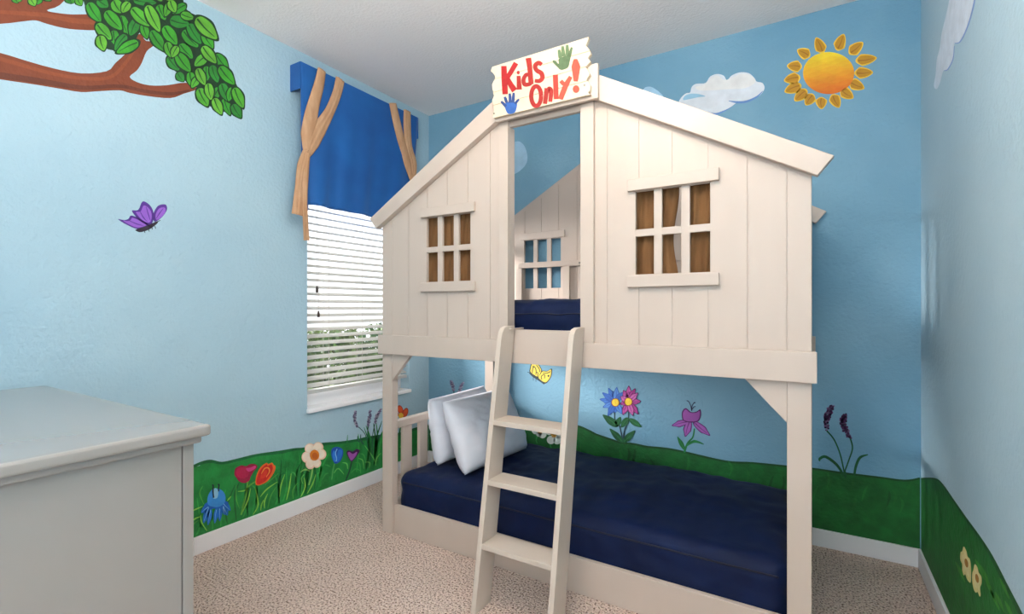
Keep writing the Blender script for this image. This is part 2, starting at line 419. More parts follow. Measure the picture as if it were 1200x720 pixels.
blades = [[(150, 250), (112, 150), (140, 80)], [(30, 320), (80, 295), (140, 270)], [(30, 420), (70, 385), (120, 365)], [(30, 470), (60, 430), (100, 400)], [(180, 500), (130, 420), (120, 350)],
          [(370, 220), (385, 200), (405, 175)], [(485, 290), (455, 200), (455, 70)], [(500, 350), (560, 220), (590, 100)], [(470, 130), (520, 125), (560, 110)], [(500, 290), (530, 200), (550, 110)],
          [(610, 350), (660, 250), (630, 90)], [(680, 180), (740, 110), (840, 40)], [(720, 70), (780, 20), (850, -40)], [(685, 310), (690, 260), (710, 210)], [(720, 290), (720, 220), (750, 150)], [(750, 290), (775, 180), (830, 85)],
          [(860, 180), (875, 70), (910, -30)], [(925, 210), (950, 100), (970, -40)], [(990, 200), (985, 120), (1030, 50)], [(1060, 180), (1100, 90), (1090, 0)], [(1120, 150), (1170, 60), (1200, -30)]]
for i, b in enumerate(blades): mu.stroke('grass_blades', GR3 if i % 3 else (70, 160, 62), z1(b), [.6, 1.7, .5], 3)
z3 = Z(340, 480, .125)
for i, b in enumerate([[(60, 640), (40, 600), (10, 590)], [(120, 700), (105, 650), (130, 610)], [(250, 640), (260, 600), (300, 590)], [(410, 600), (450, 555), (505, 610)], [(380, 540), (350, 525), (325, 520)], [(540, 560), (530, 510), (490, 500)],
      [(660, 600), (650, 510), (610, 500)], [(690, 560), (680, 480), (640, 460)], [(710, 500), (690, 430), (655, 415)], [(740, 550), (745, 500), (700, 495)], [(570, 600), (610, 560), (660, 575)], [(800, 530), (810, 460), (850, 410)], [(300, 660), (330, 610), (360, 600)], [(800, 500), (770, 440), (700, 340)],
      [(1180, 320), (1200, 280), (1240, 250)], [(1030, 360), (1050, 320), (1060, 290)]]): mu.stroke('grass_blades', (96, 186, 84) if i % 2 else (58, 156, 70), z3(b), [.6, 1.6, .6], 3)
rb = random.Random(3)
for i in range(46):
    x = rb.uniform(224, 446); yb_ = 652-.401*(x-222)-20; mu.stroke('grass_blades', rb.choice([GR2, (30, 126, 56), (18, 96, 44)]), [(x, yb_), (x+rb.uniform(-3, 6), yb_-rb.uniform(14, 30)), (x+rb.uniform(-4, 12), yb_-rb.uniform(34, 52))], [1, 2.4, .5], 2)
mu.done()
mu = Mural('B', '', '', '', (0, 0), wb)
topB = [(502, 498), (540, 495), (575, 497), (605, 499.6), (640, 497), (668, 497), (678, 500), (683, 501.7), (692, 506), (700, 510), (715, 515), (727.5, 519), (742, 520.6), (759, 524), (777, 525.6), (797, 529), (850, 541), (882, 543), (923, 547), (952, 549.6), (990, 555), (1031, 560), (1060, 563.6), (1078, 561)]
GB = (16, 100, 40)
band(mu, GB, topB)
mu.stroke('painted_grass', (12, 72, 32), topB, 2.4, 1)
rb = random.Random(8)
for i in range(40):
    x = rb.uniform(640, 1070); y0 = 520+(x-640)*.115; yb_ = y0+rb.uniform(12, 40); mu.stroke('grass_blades', rb.choice([(22, 104, 40), (12, 80, 32), (26, 112, 44)]), [(x, yb_), (x+3, yb_-10), (x+rb.uniform(-2, 8), yb_-18)], [1, 3.4, 1], 1)
mu.done()
mu = Mural('R', '', '', '', (0, 0), wr)
topR = [(1077, 562), (1085, 561), (1097, 562), (1105, 569), (1118, 588), (1131, 607), (1147, 629), (1162, 653), (1180, 688), (1200, 728), (1230, 790), (1290, 915)]
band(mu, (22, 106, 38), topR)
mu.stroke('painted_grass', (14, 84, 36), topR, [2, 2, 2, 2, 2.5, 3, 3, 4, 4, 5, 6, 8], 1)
for i in range(14):
    t = i/13; x = 1120+t*75; y = 640+t*75+rb.uniform(-14, 20)
    mu.stroke('grass_blades', (56, 138, 44), [(x, y), (x+5, y+10), (x+11, y+24)], [1, 4, 1], 1)
mu.done()

# --- tree branch, upper left
t = Mural('L', 'painted_tree_art', 'painted brown tree branch with bright green leaves at the top of the left wall', 'mural tree', (120, 60))
BR = (122, 58, 32); BR2 = (98, 46, 28)
br1 = [(-60, 48), (0, 62), (30, 71), (62, 80), (95, 86), (125, 83.5), (135, 74), (146, 64), (156, 52), (160, 42), (166, 40), (171, 48), (183, 48), (181, 53), (172, 60), (166, 74), (160, 83), (152, 90), (160, 96), (175, 100), (195, 100), (218, 97), (231, 104), (215, 110), (200, 115), (175, 113), (152, 109), (140, 106), (115, 107), (95, 108), (70, 104), (40, 99), (0, 93), (-60, 82)]
br2 = [(-60, -6), (0, 0), (20, -8), (60, -20), (84, -14), (70, 6), (55, 12), (66, 15), (85, 17), (115, 18), (118, 34), (95, 35), (75, 33), (55, 28), (42, 24), (28, 25), (0, 28), (-60, 30)]
for b in (br1, br2): t.poly('branch', BR, b, 0, 3)
t.stroke('branch', BR2, [(-60, 78), (0, 88), (40, 94), (70, 99), (100, 103), (140, 101), (170, 107), (200, 110), (222, 106)], [6, 7, 7, 6, 5, 4, 4, 4, 2], 1)
t.stroke('branch', (136, 68, 36), [(-60, 55), (0, 69), (60, 86), (100, 92), (130, 90), (150, 70), (163, 48)], [4, 5, 4, 4, 4, 4, 2], 1)
t.stroke('branch', (136, 68, 36), [(0, 14), (30, 16), (55, 18), (85, 24), (112, 26)], [4, 5, 5, 6, 6], 1)
q = Z(0, 0, .25)
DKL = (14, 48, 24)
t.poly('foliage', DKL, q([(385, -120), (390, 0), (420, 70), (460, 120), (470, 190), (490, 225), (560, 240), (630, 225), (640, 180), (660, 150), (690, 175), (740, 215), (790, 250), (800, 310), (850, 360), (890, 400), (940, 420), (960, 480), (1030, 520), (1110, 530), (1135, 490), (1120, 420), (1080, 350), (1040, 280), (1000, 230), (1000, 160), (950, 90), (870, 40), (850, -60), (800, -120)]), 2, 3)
LV = [(410,10,475,110,60),(455,-5,510,35,55),(490,50,575,145,65),(450,110,525,190,60),(465,165,488,242,58),(530,140,545,218,52),(592,160,535,240,50),(652,195,540,250,58),(530,0,570,65,62),(605,8,570,62,48),(565,70,600,168,52),(645,85,608,172,58),(668,108,690,186,45),(612,35,706,128,62),(685,20,752,158,62),(705,140,775,245,58),(620,0,740,15,45),(740,20,776,98,52),(800,5,772,82,42),(795,0,822,62,48),(872,20,805,65,48),(793,92,892,116,66),(765,120,832,215,64),(845,65,912,88,44),(915,80,1022,190,74),(855,140,932,226,62),(880,108,946,212,56),(950,150,1000,232,54),(780,195,806,276,48),(832,215,804,272,42),(840,205,906,278,54),(785,265,842,334,54),(825,248,896,342,62),(972,258,908,312,54),(945,215,1016,302,54),(1010,252,1072,332,50),(830,340,862,384,44),(888,335,906,416,48),(934,358,895,414,40),(923,318,962,404,48),(965,308,972,382,40),(990,303,1022,392,48),(1025,310,1102,402,58),(928,412,976,504,60),(973,388,990,474,48),(1028,408,994,478,44),(1035,388,1076,482,54),(1088,408,1070,478,40),(1095,408,1142,512,54),(1000,458,1040,542,50),(1048,458,1080,544,44),(1088,488,1132,557,50),
      (60,-20,85,16,36),(100,-10,78,8,24),(140,-15,165,30,44),(190,-15,172,22,34),(305,-20,336,18,34),(345,-15,340,18,26),(360,-10,382,28,40),(420,-60,480,0,60),(500,-70,540,5,60),(580,-70,600,15,60),(660,-70,640,0,60),(720,-60,760,10,60),(770,-60,800,10,60),(200,-30,240,5,40),(90,-40,60,-5,40)]
GL = [(46, 138, 36), (74, 156, 42), (34, 122, 40), (94, 166, 48), (54, 146, 34)]
for i, (a, b, c, d, w) in enumerate(LV):
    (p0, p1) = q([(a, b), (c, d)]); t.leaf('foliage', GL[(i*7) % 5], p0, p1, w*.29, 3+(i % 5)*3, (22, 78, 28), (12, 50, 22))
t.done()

# --- purple butterfly
t = Mural('L', 'painted_butterfly_art', 'painted purple butterfly flying below the tree branch on the left wall', 'mural butterfly', (168, 255))
q = Z(0, 180, .25); PU, PL = (82, 44, 138), (146, 92, 196)
for W in ([(645, 354), (590, 332), (553, 308), (582, 312), (602, 306), (614, 291), (650, 303), (690, 328), (700, 342)], [(668, 326), (640, 300), (618, 268), (648, 264), (668, 225), (700, 240), (718, 272), (719, 310), (704, 336)], [(722, 318), (718, 285), (740, 246), (775, 239), (783, 262), (765, 292), (740, 314)]):
    cx_, cy_ = sum(p[0] for p in W)/len(W), sum(p[1] for p in W)/len(W)
    t.poly('wings', PU, q(W), 0); t.poly('wings', PL, q([(cx_+(p[0]-cx_)*.72+3, cy_+(p[1]-cy_)*.72+3) for p in W]), 1)
for s_ in ([(655, 270), (672, 300), (690, 320)], [(685, 250), (695, 285), (705, 315)], [(636, 285), (660, 310), (680, 325)], [(605, 315), (640, 330), (670, 338)], [(765, 258), (748, 280), (732, 305)]): t.stroke('wings', PU, q(s_), [.5, 1.2, .4], 2)
t.poly('body', (40, 28, 44), q([(638, 356), (690, 338), (735, 318), (737, 328), (700, 356), (660, 369), (640, 364)]), 3)
for s_ in ([(675, 360), (680, 372)], [(695, 355), (700, 366)], [(712, 346), (714, 357)], [(725, 340), (730, 352)], [(735, 320), (752, 314)]): t.stroke('body', (40, 28, 44), q(s_), .8, 3)
t.done()

# --- flowers of the left wall
def flower(w, name, label, at, cat='mural flower'): return Mural(w, name, label, cat, at)
q = Z(220, 560, .125)
t = flower('L', 'painted_bell_flower_art', 'painted light blue bell flower with drooping petals, next to the dresser corner', (253, 590))
t.stroke('stem', (36, 122, 50), q([(180, 500), (200, 440), (240, 330)]), 2.4, 2)
for b, tp, w in (((200, 270), (125, 330), 60), ((200, 270), (145, 430), 52), ((215, 290), (188, 446), 44), ((270, 290), (252, 430), 40), ((300, 280), (300, 410), 44), ((330, 260), (372, 355), 60), ((330, 240), (400, 310), 60), ((330, 270), (345, 350), 50)):
    t.leaf('petals', (28, 108, 196), q([b])[0], q([tp])[0], w*.125, 3, (124, 186, 232))
t.poly('petals', (24, 96, 188), q([(150, 270), (190, 230), (350, 220), (380, 250), (330, 300), (250, 290), (180, 310)]), 4)
t.poly('bell', (52, 136, 208), q([(185, 240), (190, 170), (225, 115), (262, 100), (320, 120), (352, 170), (345, 235), (290, 275), (220, 270)]), 5)
t.poly('bell', (140, 190, 218), q([(235, 190), (240, 120), (262, 98), (285, 130), (275, 190)]), 6)
for s_ in ([(242, 190), (236, 130), (238, 75), (228, 72)], [(290, 130), (288, 100), (292, 68), (280, 66)]): t.stroke('stamens', (22, 34, 48), q(s_), 1.7, 7)
t.done()
q = Z(220, 500, .125)
t = flower('L', 'painted_rose_art', 'painted dark red rose with a pink fold on the left wall grass', (287, 556))
t.stroke('stem', (104, 176, 62), q([(500, 830), (545, 640), (565, 510)]), 1.8, 3)
t.poly('petals', (150, 20, 62), q([(437, 450), (445, 395), (500, 366), (545, 372), (590, 352), (640, 358), (650, 385), (620, 420), (590, 470), (575, 510), (530, 532), (480, 515), (455, 480)]), 4)
t.poly('petals', (178, 24, 70), q([(450, 440), (465, 395), (520, 380), (575, 400), (560, 470), (500, 490)]), 5)
t.poly('petals', (204, 60, 128), q([(545, 395), (590, 385), (630, 368), (640, 385), (610, 410), (570, 425)]), 6)
t.done()
t = flower('L', 'painted_tulip_art', 'painted red tulip with orange rim, tilted to the right beside the rose', (311, 556))
t.stroke('stem', (96, 172, 62), q([(540, 600), (585, 550), (640, 515)]), 1.7, 3)
t.poly('petals', (226, 104, 40), q([(635, 542), (638, 480), (664, 410), (700, 365), (738, 342), (756, 352), (790, 340), (806, 362), (820, 372), (816, 415), (785, 470), (740, 520), (680, 550), (650, 552)]), 4)
t.poly('petals', (206, 34, 30), q([(645, 538), (650, 480), (680, 410), (735, 356), (750, 372), (786, 356), (796, 400), (770, 460), (730, 510), (680, 540)]), 5)
t.stroke('petals', (240, 140, 60), q([(690, 445), (720, 395), (755, 390), (765, 425), (735, 475)]), [.7, 1.5, 1.6, 1.4, .5], 6)
t.poly('petals', (222, 52, 36), q([(680, 490), (700, 430), (735, 405), (745, 430), (725, 475)]), 7)
t.done()
q = Z(340, 480, .125)
t = flower('L', 'painted_daisy_art', 'painted peach white daisy with orange centre, tallest on the left wall grass', (368, 535))
t.stroke('stem', (134, 190, 96), q([(175, 710), (200, 620), (212, 540)]), [1.4, 1.8, 1.8], 3)
t.stroke('leaf', (128, 190, 96), q([(185, 580), (140, 565), (95, 590)]), [1.2, 2, .6], 3)
for x, y, rx, ry in ((185, 365, 45, 44), (265, 350, 42, 42), (295, 420, 42, 44), (250, 510, 36, 38), (185, 520, 38, 42), (150, 450, 42, 46)):
    c_ = q([(228+(x-228)*.92, 430+(y-430)*.92)])[0]; t.disc('petals', (246, 208, 180), c_, rx*.148, ry*.148, 4); t.disc('petals', (253, 232, 212), (c_[0]-.3, c_[1]-.3), rx*.115, ry*.115, 5)
t.disc('centre', (220, 128, 34), q([(228, 430)])[0], 5.6, 6.4, 6); t.disc('centre', (196, 96, 24), q([(232, 436)])[0], 3.4, 4, 7)
t.done()
t = flower('L', 'painted_tulip_art', 'painted bright blue tulip between the daisy and the purple heart flower', (395, 534))
t.stroke('stem', (76, 160, 80), q([(390, 660), (400, 580), (415, 510)]), [1, 1.8, 1.4], 3)
t.poly('petals', (24, 76, 176), q([(405, 490), (385, 430), (392, 370), (440, 352), (490, 375), (495, 430), (470, 485), (430, 510)]), 4)
t.poly('petals', (46, 128, 218), q([(405, 480), (395, 425), (410, 385), (428, 420), (425, 490)]), 5)
t.poly('petals', (36, 112, 206), q([(438, 495), (440, 430), (455, 380), (485, 385), (486, 430), (462, 480)]), 5)
t.stroke('petals', (130, 190, 236), q([(440, 370), (425, 410), (435, 460), (430, 490)]), 1, 6)
t.done()
t = flower('L', 'painted_heart_flower_art', 'painted purple heart shaped flower beside the blue tulip', (413, 533))
t.stroke('stem', (22, 70, 50), q([(520, 670), (555, 580), (578, 490)]), [1.4, 1.8, 1.4], 3)
t.poly('petals', (70, 30, 84), q([(575, 492), (545, 455), (528, 405), (550, 382), (585, 395), (620, 372), (652, 385), (635, 425), (605, 465)]), 4)
t.poly('petals', (162, 84, 174), q([(572, 480), (552, 450), (538, 410), (556, 400), (588, 418), (625, 398), (622, 425), (598, 460)]), 5)
t.done()
def lavender(w, label, at, q, spikes, leaves, stemc, cols, s, name='painted_lavender_art'):
    t = flower(w, name, label, at); r = random.Random(int(at[0]))
    for sp, st in spikes:
        t.stroke('stem', stemc, q(st), [s*.9]*len(st), 3)
        pts = smooth2(q(sp), 10, False)
        for i, p in enumerate(pts):
            f = .55+.45*math.sin(PI*min(1, (i+1)/len(pts)*.9+.08))
            for k in range(3): t.disc('flower_spike#%s' % (sp[0],), r.choice(cols), (p[0]+r.uniform(-1, 1)*s*1.7*f, p[1]+r.uniform(-.8, .8)*s), s*.85*f+.25, s*.7*f+.25, 4+k, 7)
    for lf in leaves: t.stroke('leaves', stemc, q(lf), [s*1.3, s*1.8, s*.7][:len(lf)] if len(lf) == 3 else [s*1.3]+[s*1.7]*(len(lf)-2)+[s*.6], 3)
    t.done()
LC = [(122, 114, 146), (150, 142, 172), (98, 92, 128), (176, 170, 194)]
lavender('L', 'painted three grey lavender sprigs on the left wall below the window', (438, 500), Z(340, 480, .125),
         [([(612, 20), (604, 70), (612, 120), (632, 165)], [(640, 165), (690, 215), (715, 275), (760, 480)]), ([(750, 10), (745, 60), (738, 110), (732, 155)], [(732, 155), (726, 210), (728, 280)]), ([(850, 0), (825, 40), (805, 80), (795, 130)], [(795, 130), (780, 200), (772, 265), (770, 420)])],
         [[(650, 310), (635, 285), (634, 250)], [(690, 330), (662, 290), (662, 235)], [(820, 280), (835, 255), (860, 232)]], (30, 84, 66), LC, .95)
q = Z(440, 450, .1528)
t = flower('L', 'painted_orange_flower_art', 'painted orange petalled flower on the left wall seen over the headboard rail', (471, 484))
t.stroke('stem', (34, 104, 50), q([(180, 400), (190, 340), (198, 280)]), 1.8, 3)
for x, y, rx, ry, ro in ((190, 200, 20, 34, -.3), (228, 222, 20, 36, .35), (150, 225, 20, 32, -.8)): t.disc('petals', (164, 52, 24), q([(x, y)])[0], rx*.165, ry*.165, 4, rot=ro); t.disc('petals', (222, 84, 38), q([(x, y)])[0], rx*.13, ry*.135, 5, rot=ro)
t.disc('centre', (238, 186, 62), q([(195, 245)])[0], 2.9, 3.4, 6)
t.done()

# --- back wall motifs
lavender('B', 'painted pair of grey lavender sprigs on the back wall behind the pillows', (531, 452), Z(430, 380, .125),
         [([(790, 535), (802, 575), (815, 625)], [(815, 625), (816, 665), (816, 900)]), ([(900, 550), (880, 600), (855, 655)], [(855, 655), (838, 720), (826, 900)])], [[(770, 900), (765, 760), (763, 680)]], (44, 92, 76), LC, .9)
t = Mural('B', 'painted_sun_art', 'painted yellow orange sun with fifteen pointed rays on the back wall', 'mural sun', (971, 86)); q = Z(850, 0, .29167)
def mixc(f): return tuple(round(a+(b-a)*f) for a, b in zip((220, 104, 26), (242, 208, 44)))
for k in range(13):                                             # brush bands, orange below to yellow above
    lv = 388-k*13; P_ = []
    for i in range(96):
        a_ = 2*PI*i/96; x_ = 415+103*math.cos(a_); y_ = 294+84.5*math.sin(a_)
        P_.append((x_, min(y_, lv+4*math.sin(x_*.07+k*2.1)+(x_-415)*-.16) if k else y_))
    t.poly('disc', mixc(k/12), q(P_), 1+k, 1)
for a, b, c, d in ((392, 210, 365, 152), (450, 200, 476, 138), (500, 215, 552, 171), (527, 245, 607, 233), (522, 294, 592, 291), (500, 330, 557, 355), (465, 362, 513, 394), (430, 382, 457, 432), (385, 392, 386, 438), (352, 380, 323, 422), (325, 362, 279, 405), (302, 342, 239, 369), (298, 310, 237, 324), (305, 268, 249, 265), (338, 225, 290, 201)):
    t.leaf('ray#%d%d' % (c, d), (190, 136, 26), q([(a, b)])[0], q([(c, d)])[0], 14, 1, (160, 108, 20), (236, 192, 58), .3)
t.done()
CW, CS, CB = (222, 228, 236), (200, 212, 230), (104, 144, 200)
t = Mural('B', 'painted_cloud_art', 'painted puffy white cloud with blue shadow, left of the sun on the back wall', 'mural cloud', (846, 108)); q = Z(740, 70, .13333)
t.poly('puff', CW, q([(420, 380), (440, 330), (480, 296), (515, 288), (530, 240), (570, 212), (650, 205), (690, 150), (750, 126), (810, 140), (840, 180), (880, 140), (950, 112), (1030, 118), (1080, 160), (1100, 192), (1150, 204), (1170, 245), (1150, 290), (1100, 335), (1010, 375), (930, 378), (880, 412), (820, 445), (720, 482), (600, 445), (500, 420)]), 1)
t.poly('puff', (232, 232, 232), q([(560, 240), (640, 220), (700, 160), (760, 140), (820, 180), (900, 150), (960, 125), (1040, 135), (1090, 195), (1000, 250), (850, 260), (700, 270), (600, 270)]), 2)
t.poly('puff', (152, 198, 222), q([(455, 355), (470, 318), (520, 300), (590, 302), (650, 322), (590, 330), (520, 345)]), 3)
t.stroke('shade#0', CB, q([(855, 362), (930, 374), (1010, 368), (1100, 328), (1155, 275)]), [.6, 2.6, 2.6, 2, .5], 3)
t.stroke('shade#1', CB, q([(600, 440), (720, 478), (800, 458), (880, 418)]), [.6, 2.2, 1.8, .5], 3)
t.done()
t = Mural('B', 'painted_cloud_art', 'painted small pale blue cloud just above the roof edge right of the sign', 'mural cloud', (764, 107))
t.poly('puff', (168, 206, 228), q([(95, 300), (105, 262), (125, 242), (170, 238), (215, 262), (250, 290), (275, 330), (150, 340)]), 1); t.done()
t = Mural('B', 'painted_cloud_art', 'painted small white cloud seen through the playhouse doorway', 'mural cloud', (604, 185))
t.poly('puff', (168, 204, 226), [(578, 206), (583, 186), (592, 176), (600, 168), (609, 166), (616, 174), (618, 188), (612, 198), (600, 205)], 1); t.done()
q = Z(560, 380, .125); YE = (232, 206, 84); BK = (38, 44, 40)
t = Mural('B', 'painted_butterfly_art', 'painted yellow butterfly with black outline under the bunk between the ladder rails', 'mural butterfly', (634, 437))
for W in ([(488, 455), (490, 410), (497, 378), (518, 358), (555, 362), (588, 405), (602, 438), (585, 480), (560, 505)], [(560, 510), (580, 468), (605, 438), (650, 440), (694, 418), (692, 480), (668, 528), (628, 558)]):
    cx_, cy_ = sum(p[0] for p in W)/len(W), sum(p[1] for p in W)/len(W)
    t.poly('wings', BK, q(W), 1); t.poly('wings', YE, q([(cx_+(p[0]-cx_)*.86, cy_+(p[1]-cy_)*.86) for p in W]), 2)
for s_ in ([(510, 460), (515, 420), (530, 400), (545, 430), (545, 475)], [(550, 385), (575, 420), (580, 450)], [(560, 495), (562, 460), (548, 450)], [(600, 520), (595, 490), (625, 475), (625, 510)], [(610, 462), (650, 460), (682, 445)]): t.stroke('wings', BK, q(s_), .9, 3)
t.disc('wings', BK, q([(662, 486)])[0], 1.1, 1.1, 3); t.disc('wings', BK, q([(520, 400)])[0], .9, .9, 3)
t.stroke('body', (52, 66, 70), q([(484, 456), (520, 488), (570, 520), (625, 562)]), [1.4, 2.4, 2.4, 1.6], 4)
for s_ in ([(484, 456), (466, 450)], [(520, 500), (520, 530)], [(545, 515), (545, 540)]): t.stroke('body', BK, q(s_), .6, 4)
t.done()
q = Z(600, 490, .08333)
for (cx_, cy_, lab, pe) in ((395, 175, 'painted white flower behind the ladder, the one nearer the pillows', ((330, 180, 42), (430, 230, 48), (440, 140, 40), (370, 110, 40), (380, 225, 34))), (590, 235, 'painted white flower with yellow centre behind the ladder, touching its right rail', ((525, 195, 40), (550, 310, 50), (635, 315, 48), (655, 235, 42), (610, 165, 44)))):
    t = flower('B', 'painted_white_flower_art', lab, q([(cx_, cy_)])[0])
    for x, y, r_ in pe: t.disc('petals', (226, 232, 222), q([(x, y)])[0], r_*.1, r_*.1, 4)
    t.disc('centre', (206, 156, 58), q([(cx_, cy_)])[0], 3.2, 3.4, 5)
    for k in range(6): t.stroke('centre', (178, 124, 40), [q([(cx_, cy_)])[0], (q([(cx_, cy_)])[0][0]+4.4*math.cos(k*1.05), q([(cx_, cy_)])[0][1]+4.4*math.sin(k*1.05))], [1, .5], 6)
    t.stroke('stem', (46, 146, 66), q([(cx_-40, cy_+185), (cx_-55, cy_+130), (cx_-30, cy_+70)]), 1.4, 3); t.done()
q = Z(690, 440, .125); LG, SG = (24, 92, 52), (30, 62, 74)
def daisy(lab, c, petals, pc, pl, stem, leaves, dr):
    t = flower('B', 'painted_daisy_art', lab, q([c])[0])
    t.stroke('stem', SG, q(stem), 1.6, 2+dr)
    for b, tp, w in leaves: t.leaf('leaves', LG, q([b])[0], q([tp])[0], w*.125, 3+dr, (48, 128, 66))
    for i, (tx, ty) in enumerate(petals):
        t.leaf('petals', pc[i % len(pc)], q([c])[0], q([(tx, ty)])[0], 7.6, 6+dr+(i % 3)*3, pl, pl, .6)
    t.disc('centre', (150, 60, 40), q([c])[0], 4.9, 5.0, 17+dr); t.disc('centre', (244, 206, 62), q([c])[0], 4.1, 4.3, 18+dr); t.done()
daisy('painted blue daisy with yellow centre on the back wall under the bunk', (250, 255), [(185, 122), (262, 115), (130, 165), (105, 225), (135, 300), (180, 380), (250, 350), (310, 360), (320, 160), (225, 150)], [(66, 120, 200), (84, 136, 208), (56, 104, 188)], (44, 84, 170),
      [(318, 620), (290, 480), (246, 420), (245, 300)], [((270, 480), (130, 370), 70), ((255, 480), (300, 390), 60), ((318, 628), (195, 500), 60)], 0)
daisy('painted pink magenta daisy overlapping the blue daisy on the back wall', (372, 248), [(375, 100), (435, 125), (460, 165), (488, 245), (465, 365), (415, 378), (320, 370), (295, 270), (300, 200), (325, 140)], [(186, 78, 158), (170, 58, 142), (204, 104, 176)], (104, 32, 92),
      [(325, 620), (335, 520), (370, 420), (374, 340)], [((370, 400), (302, 490), 62), ((380, 410), (495, 487), 56), ((325, 628), (435, 518), 62)], 12)
t = flower('B', 'painted_bell_flower_art', 'painted purple bell flower with three hanging petals on the back wall under the bunk', q([(960, 390)])[0])
t.stroke('stem', (28, 122, 60), q([(895, 725), (925, 640), (975, 580), (990, 500)]), [2.6, 2.2, 1.8, 1.6], 3)
t.leaf('leaves', (28, 122, 60), q([(900, 700)])[0], q([(830, 575)])[0], 5, 4, (60, 150, 80)); t.stroke('leaves', (30, 128, 64), q([(915, 660), (990, 620), (1080, 648)]), [2, 3.6, .6], 4)
for b, tp, w in (((930, 435), (780, 472), 66), ((945, 430), (905, 575), 78), ((985, 440), (1135, 565), 70)): t.leaf('petals', (166, 94, 180), q([b])[0], q([tp])[0], w*.125, 5, (104, 44, 112), (104, 44, 116), .55)
t.poly('bell', (92, 36, 100), q([(885, 425), (872, 370), (880, 330), (912, 308), (960, 345), (1010, 340), (1045, 320), (1052, 370), (1030, 430), (960, 444)]), 8)
t.poly('bell', (158, 84, 168), q([(893, 420), (882, 370), (890, 338), (912, 322), (955, 352), (1010, 350), (1038, 334), (1042, 370), (1022, 422), (960, 434)]), 9)
for s_ in ([(965, 335), (955, 285), (935, 245), (918, 240)], [(965, 335), (968, 290), (990, 255), (998, 262)], [(968, 320), (985, 298), (1000, 292)]): t.stroke('stamens', (40, 30, 70), q(s_), .9, 7)
t.done()
lavender('B', 'painted pair of purple lavender sprigs right of the bed on the back wall', (985, 515), Z(940, 460, .13889),
         [([(250, 120), (222, 175), (205, 235), (208, 310)], [(208, 325), (270, 400), (320, 520), (352, 660)]), ([(360, 195), (345, 240), (365, 310), (402, 380)], [(405, 385), (425, 470), (395, 570), (362, 660)])],
         [[(350, 700), (290, 610), (200, 545), (150, 560), (148, 582)], [(440, 700), (455, 620), (490, 550), (556, 526)], [(355, 655), (362, 690), (365, 730)]], (16, 88, 46), [(70, 36, 78), (44, 24, 60), (126, 96, 140), (92, 50, 100)], 1.9)
# --- right wall motifs
t = Mural('R', 'painted_cloud_art', 'painted long white cloud at the top of the right wall', 'mural cloud', (1115, 40)); q = Z(850, 0, .29167)
t.poly('puff', (214, 226, 240), q([(915, -90), (900, 0), (885, 70), (870, 130), (862, 190), (850, 240), (845, 300), (838, 345), (850, 358), (864, 330), (876, 285), (892, 280), (915, 240), (920, 178), (945, 165), (975, 100), (1000, 10), (1010, -90)]), 1)
t.stroke('shade#2', (130, 162, 214), q([(922, 174), (945, 166), (975, 104), (1000, 14), (1008, -60)]), [.8, 1.6, 1.6, 2, 2], 2)
t.stroke('shade#3', (130, 162, 214), q([(880, 284), (895, 278), (915, 238), (921, 185)]), [.8, 1.4, 1.2, .6], 2); t.done()
q = Z(1090, 620, .13889)
for (c_, pts, lab) in (((308, 290), [(285, 150), (308, 190), (318, 235), (338, 260), (346, 330), (346, 440), (335, 455), (312, 425), (298, 385), (285, 395), (272, 350), (272, 300), (256, 260), (258, 200), (272, 190)], 'painted cream flower on the right wall grass, the upper left of the pair'),
                       ((398, 420), [(378, 300), (400, 325), (412, 370), (434, 405), (436, 460), (424, 500), (428, 560), (418, 572), (402, 535), (385, 540), (366, 500), (356, 430), (358, 375), (366, 350)], 'painted cream flower on the right wall grass, the lower right of the pair')):
    t = flower('R', 'painted_white_flower_art', lab, q([c_])[0])
    t.poly('petals', (232, 220, 150), q(pts), 2); t.poly('petals', (240, 228, 172), q([(c_[0]+(p[0]-c_[0])*.7, c_[1]+(p[1]-c_[1])*.7) for p in pts]), 3)
    t.disc('centre', (176, 124, 40), q([c_])[0], 2, 5.4, 4, rot=-.2); t.done()

# ------------------------------------------------------------------ dresser (foreground left)
DT = .916; DXR, DYF = -1.372, .650
dr = thing('dresser', 'white lacquered dresser with thick moulded top in the left foreground', 'dresser', (-1.98, .42, 0))
DXL, DYB = XL+.03, .16
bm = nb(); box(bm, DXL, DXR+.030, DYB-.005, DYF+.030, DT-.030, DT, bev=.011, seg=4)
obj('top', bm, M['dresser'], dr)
bm = nb(); box(bm, DXL+.005, DXR+.014, DYB, DYF+.014, DT-.048, DT-.029, bev=.007, seg=3); obj('moulding', bm, M['dresser'], dr)
obj('side_panel', boxes((DXR-.022, DXR-.003, DYB+.002, DYF-.0275, .02, DT-.046), bev=.001), M['dresser'], dr)
obj('side_panel', boxes((DXL+.01, DXL+.03, DYB+.002, DYF-.0275, .02, DT-.046), bev=.001), M['dresser'], dr)
obj('corner_post', boxes((DXR-.05, DXR, DYF-.0255, DYF, 0, DT-.046), bev=.002), M['dresser'], dr)
obj('corner_post', boxes((DXL+.008, DXL+.055, DYF-.0255, DYF, 0, DT-.046), bev=.002), M['dresser'], dr)
obj('back_panel', boxes((DXL+.03, DXR-.022, DYB+.004, DYB+.014, .02, DT-.046), bev=0), M['dresser'], dr)
obj('plinth', boxes((DXL+.055, DXR-.05, DYF-.02, DYF-.004, 0, .075), bev=.002), M['dresser'], dr)
x0, x1 = DXL+.06, DXR-.055; xm = (x0+x1)/2
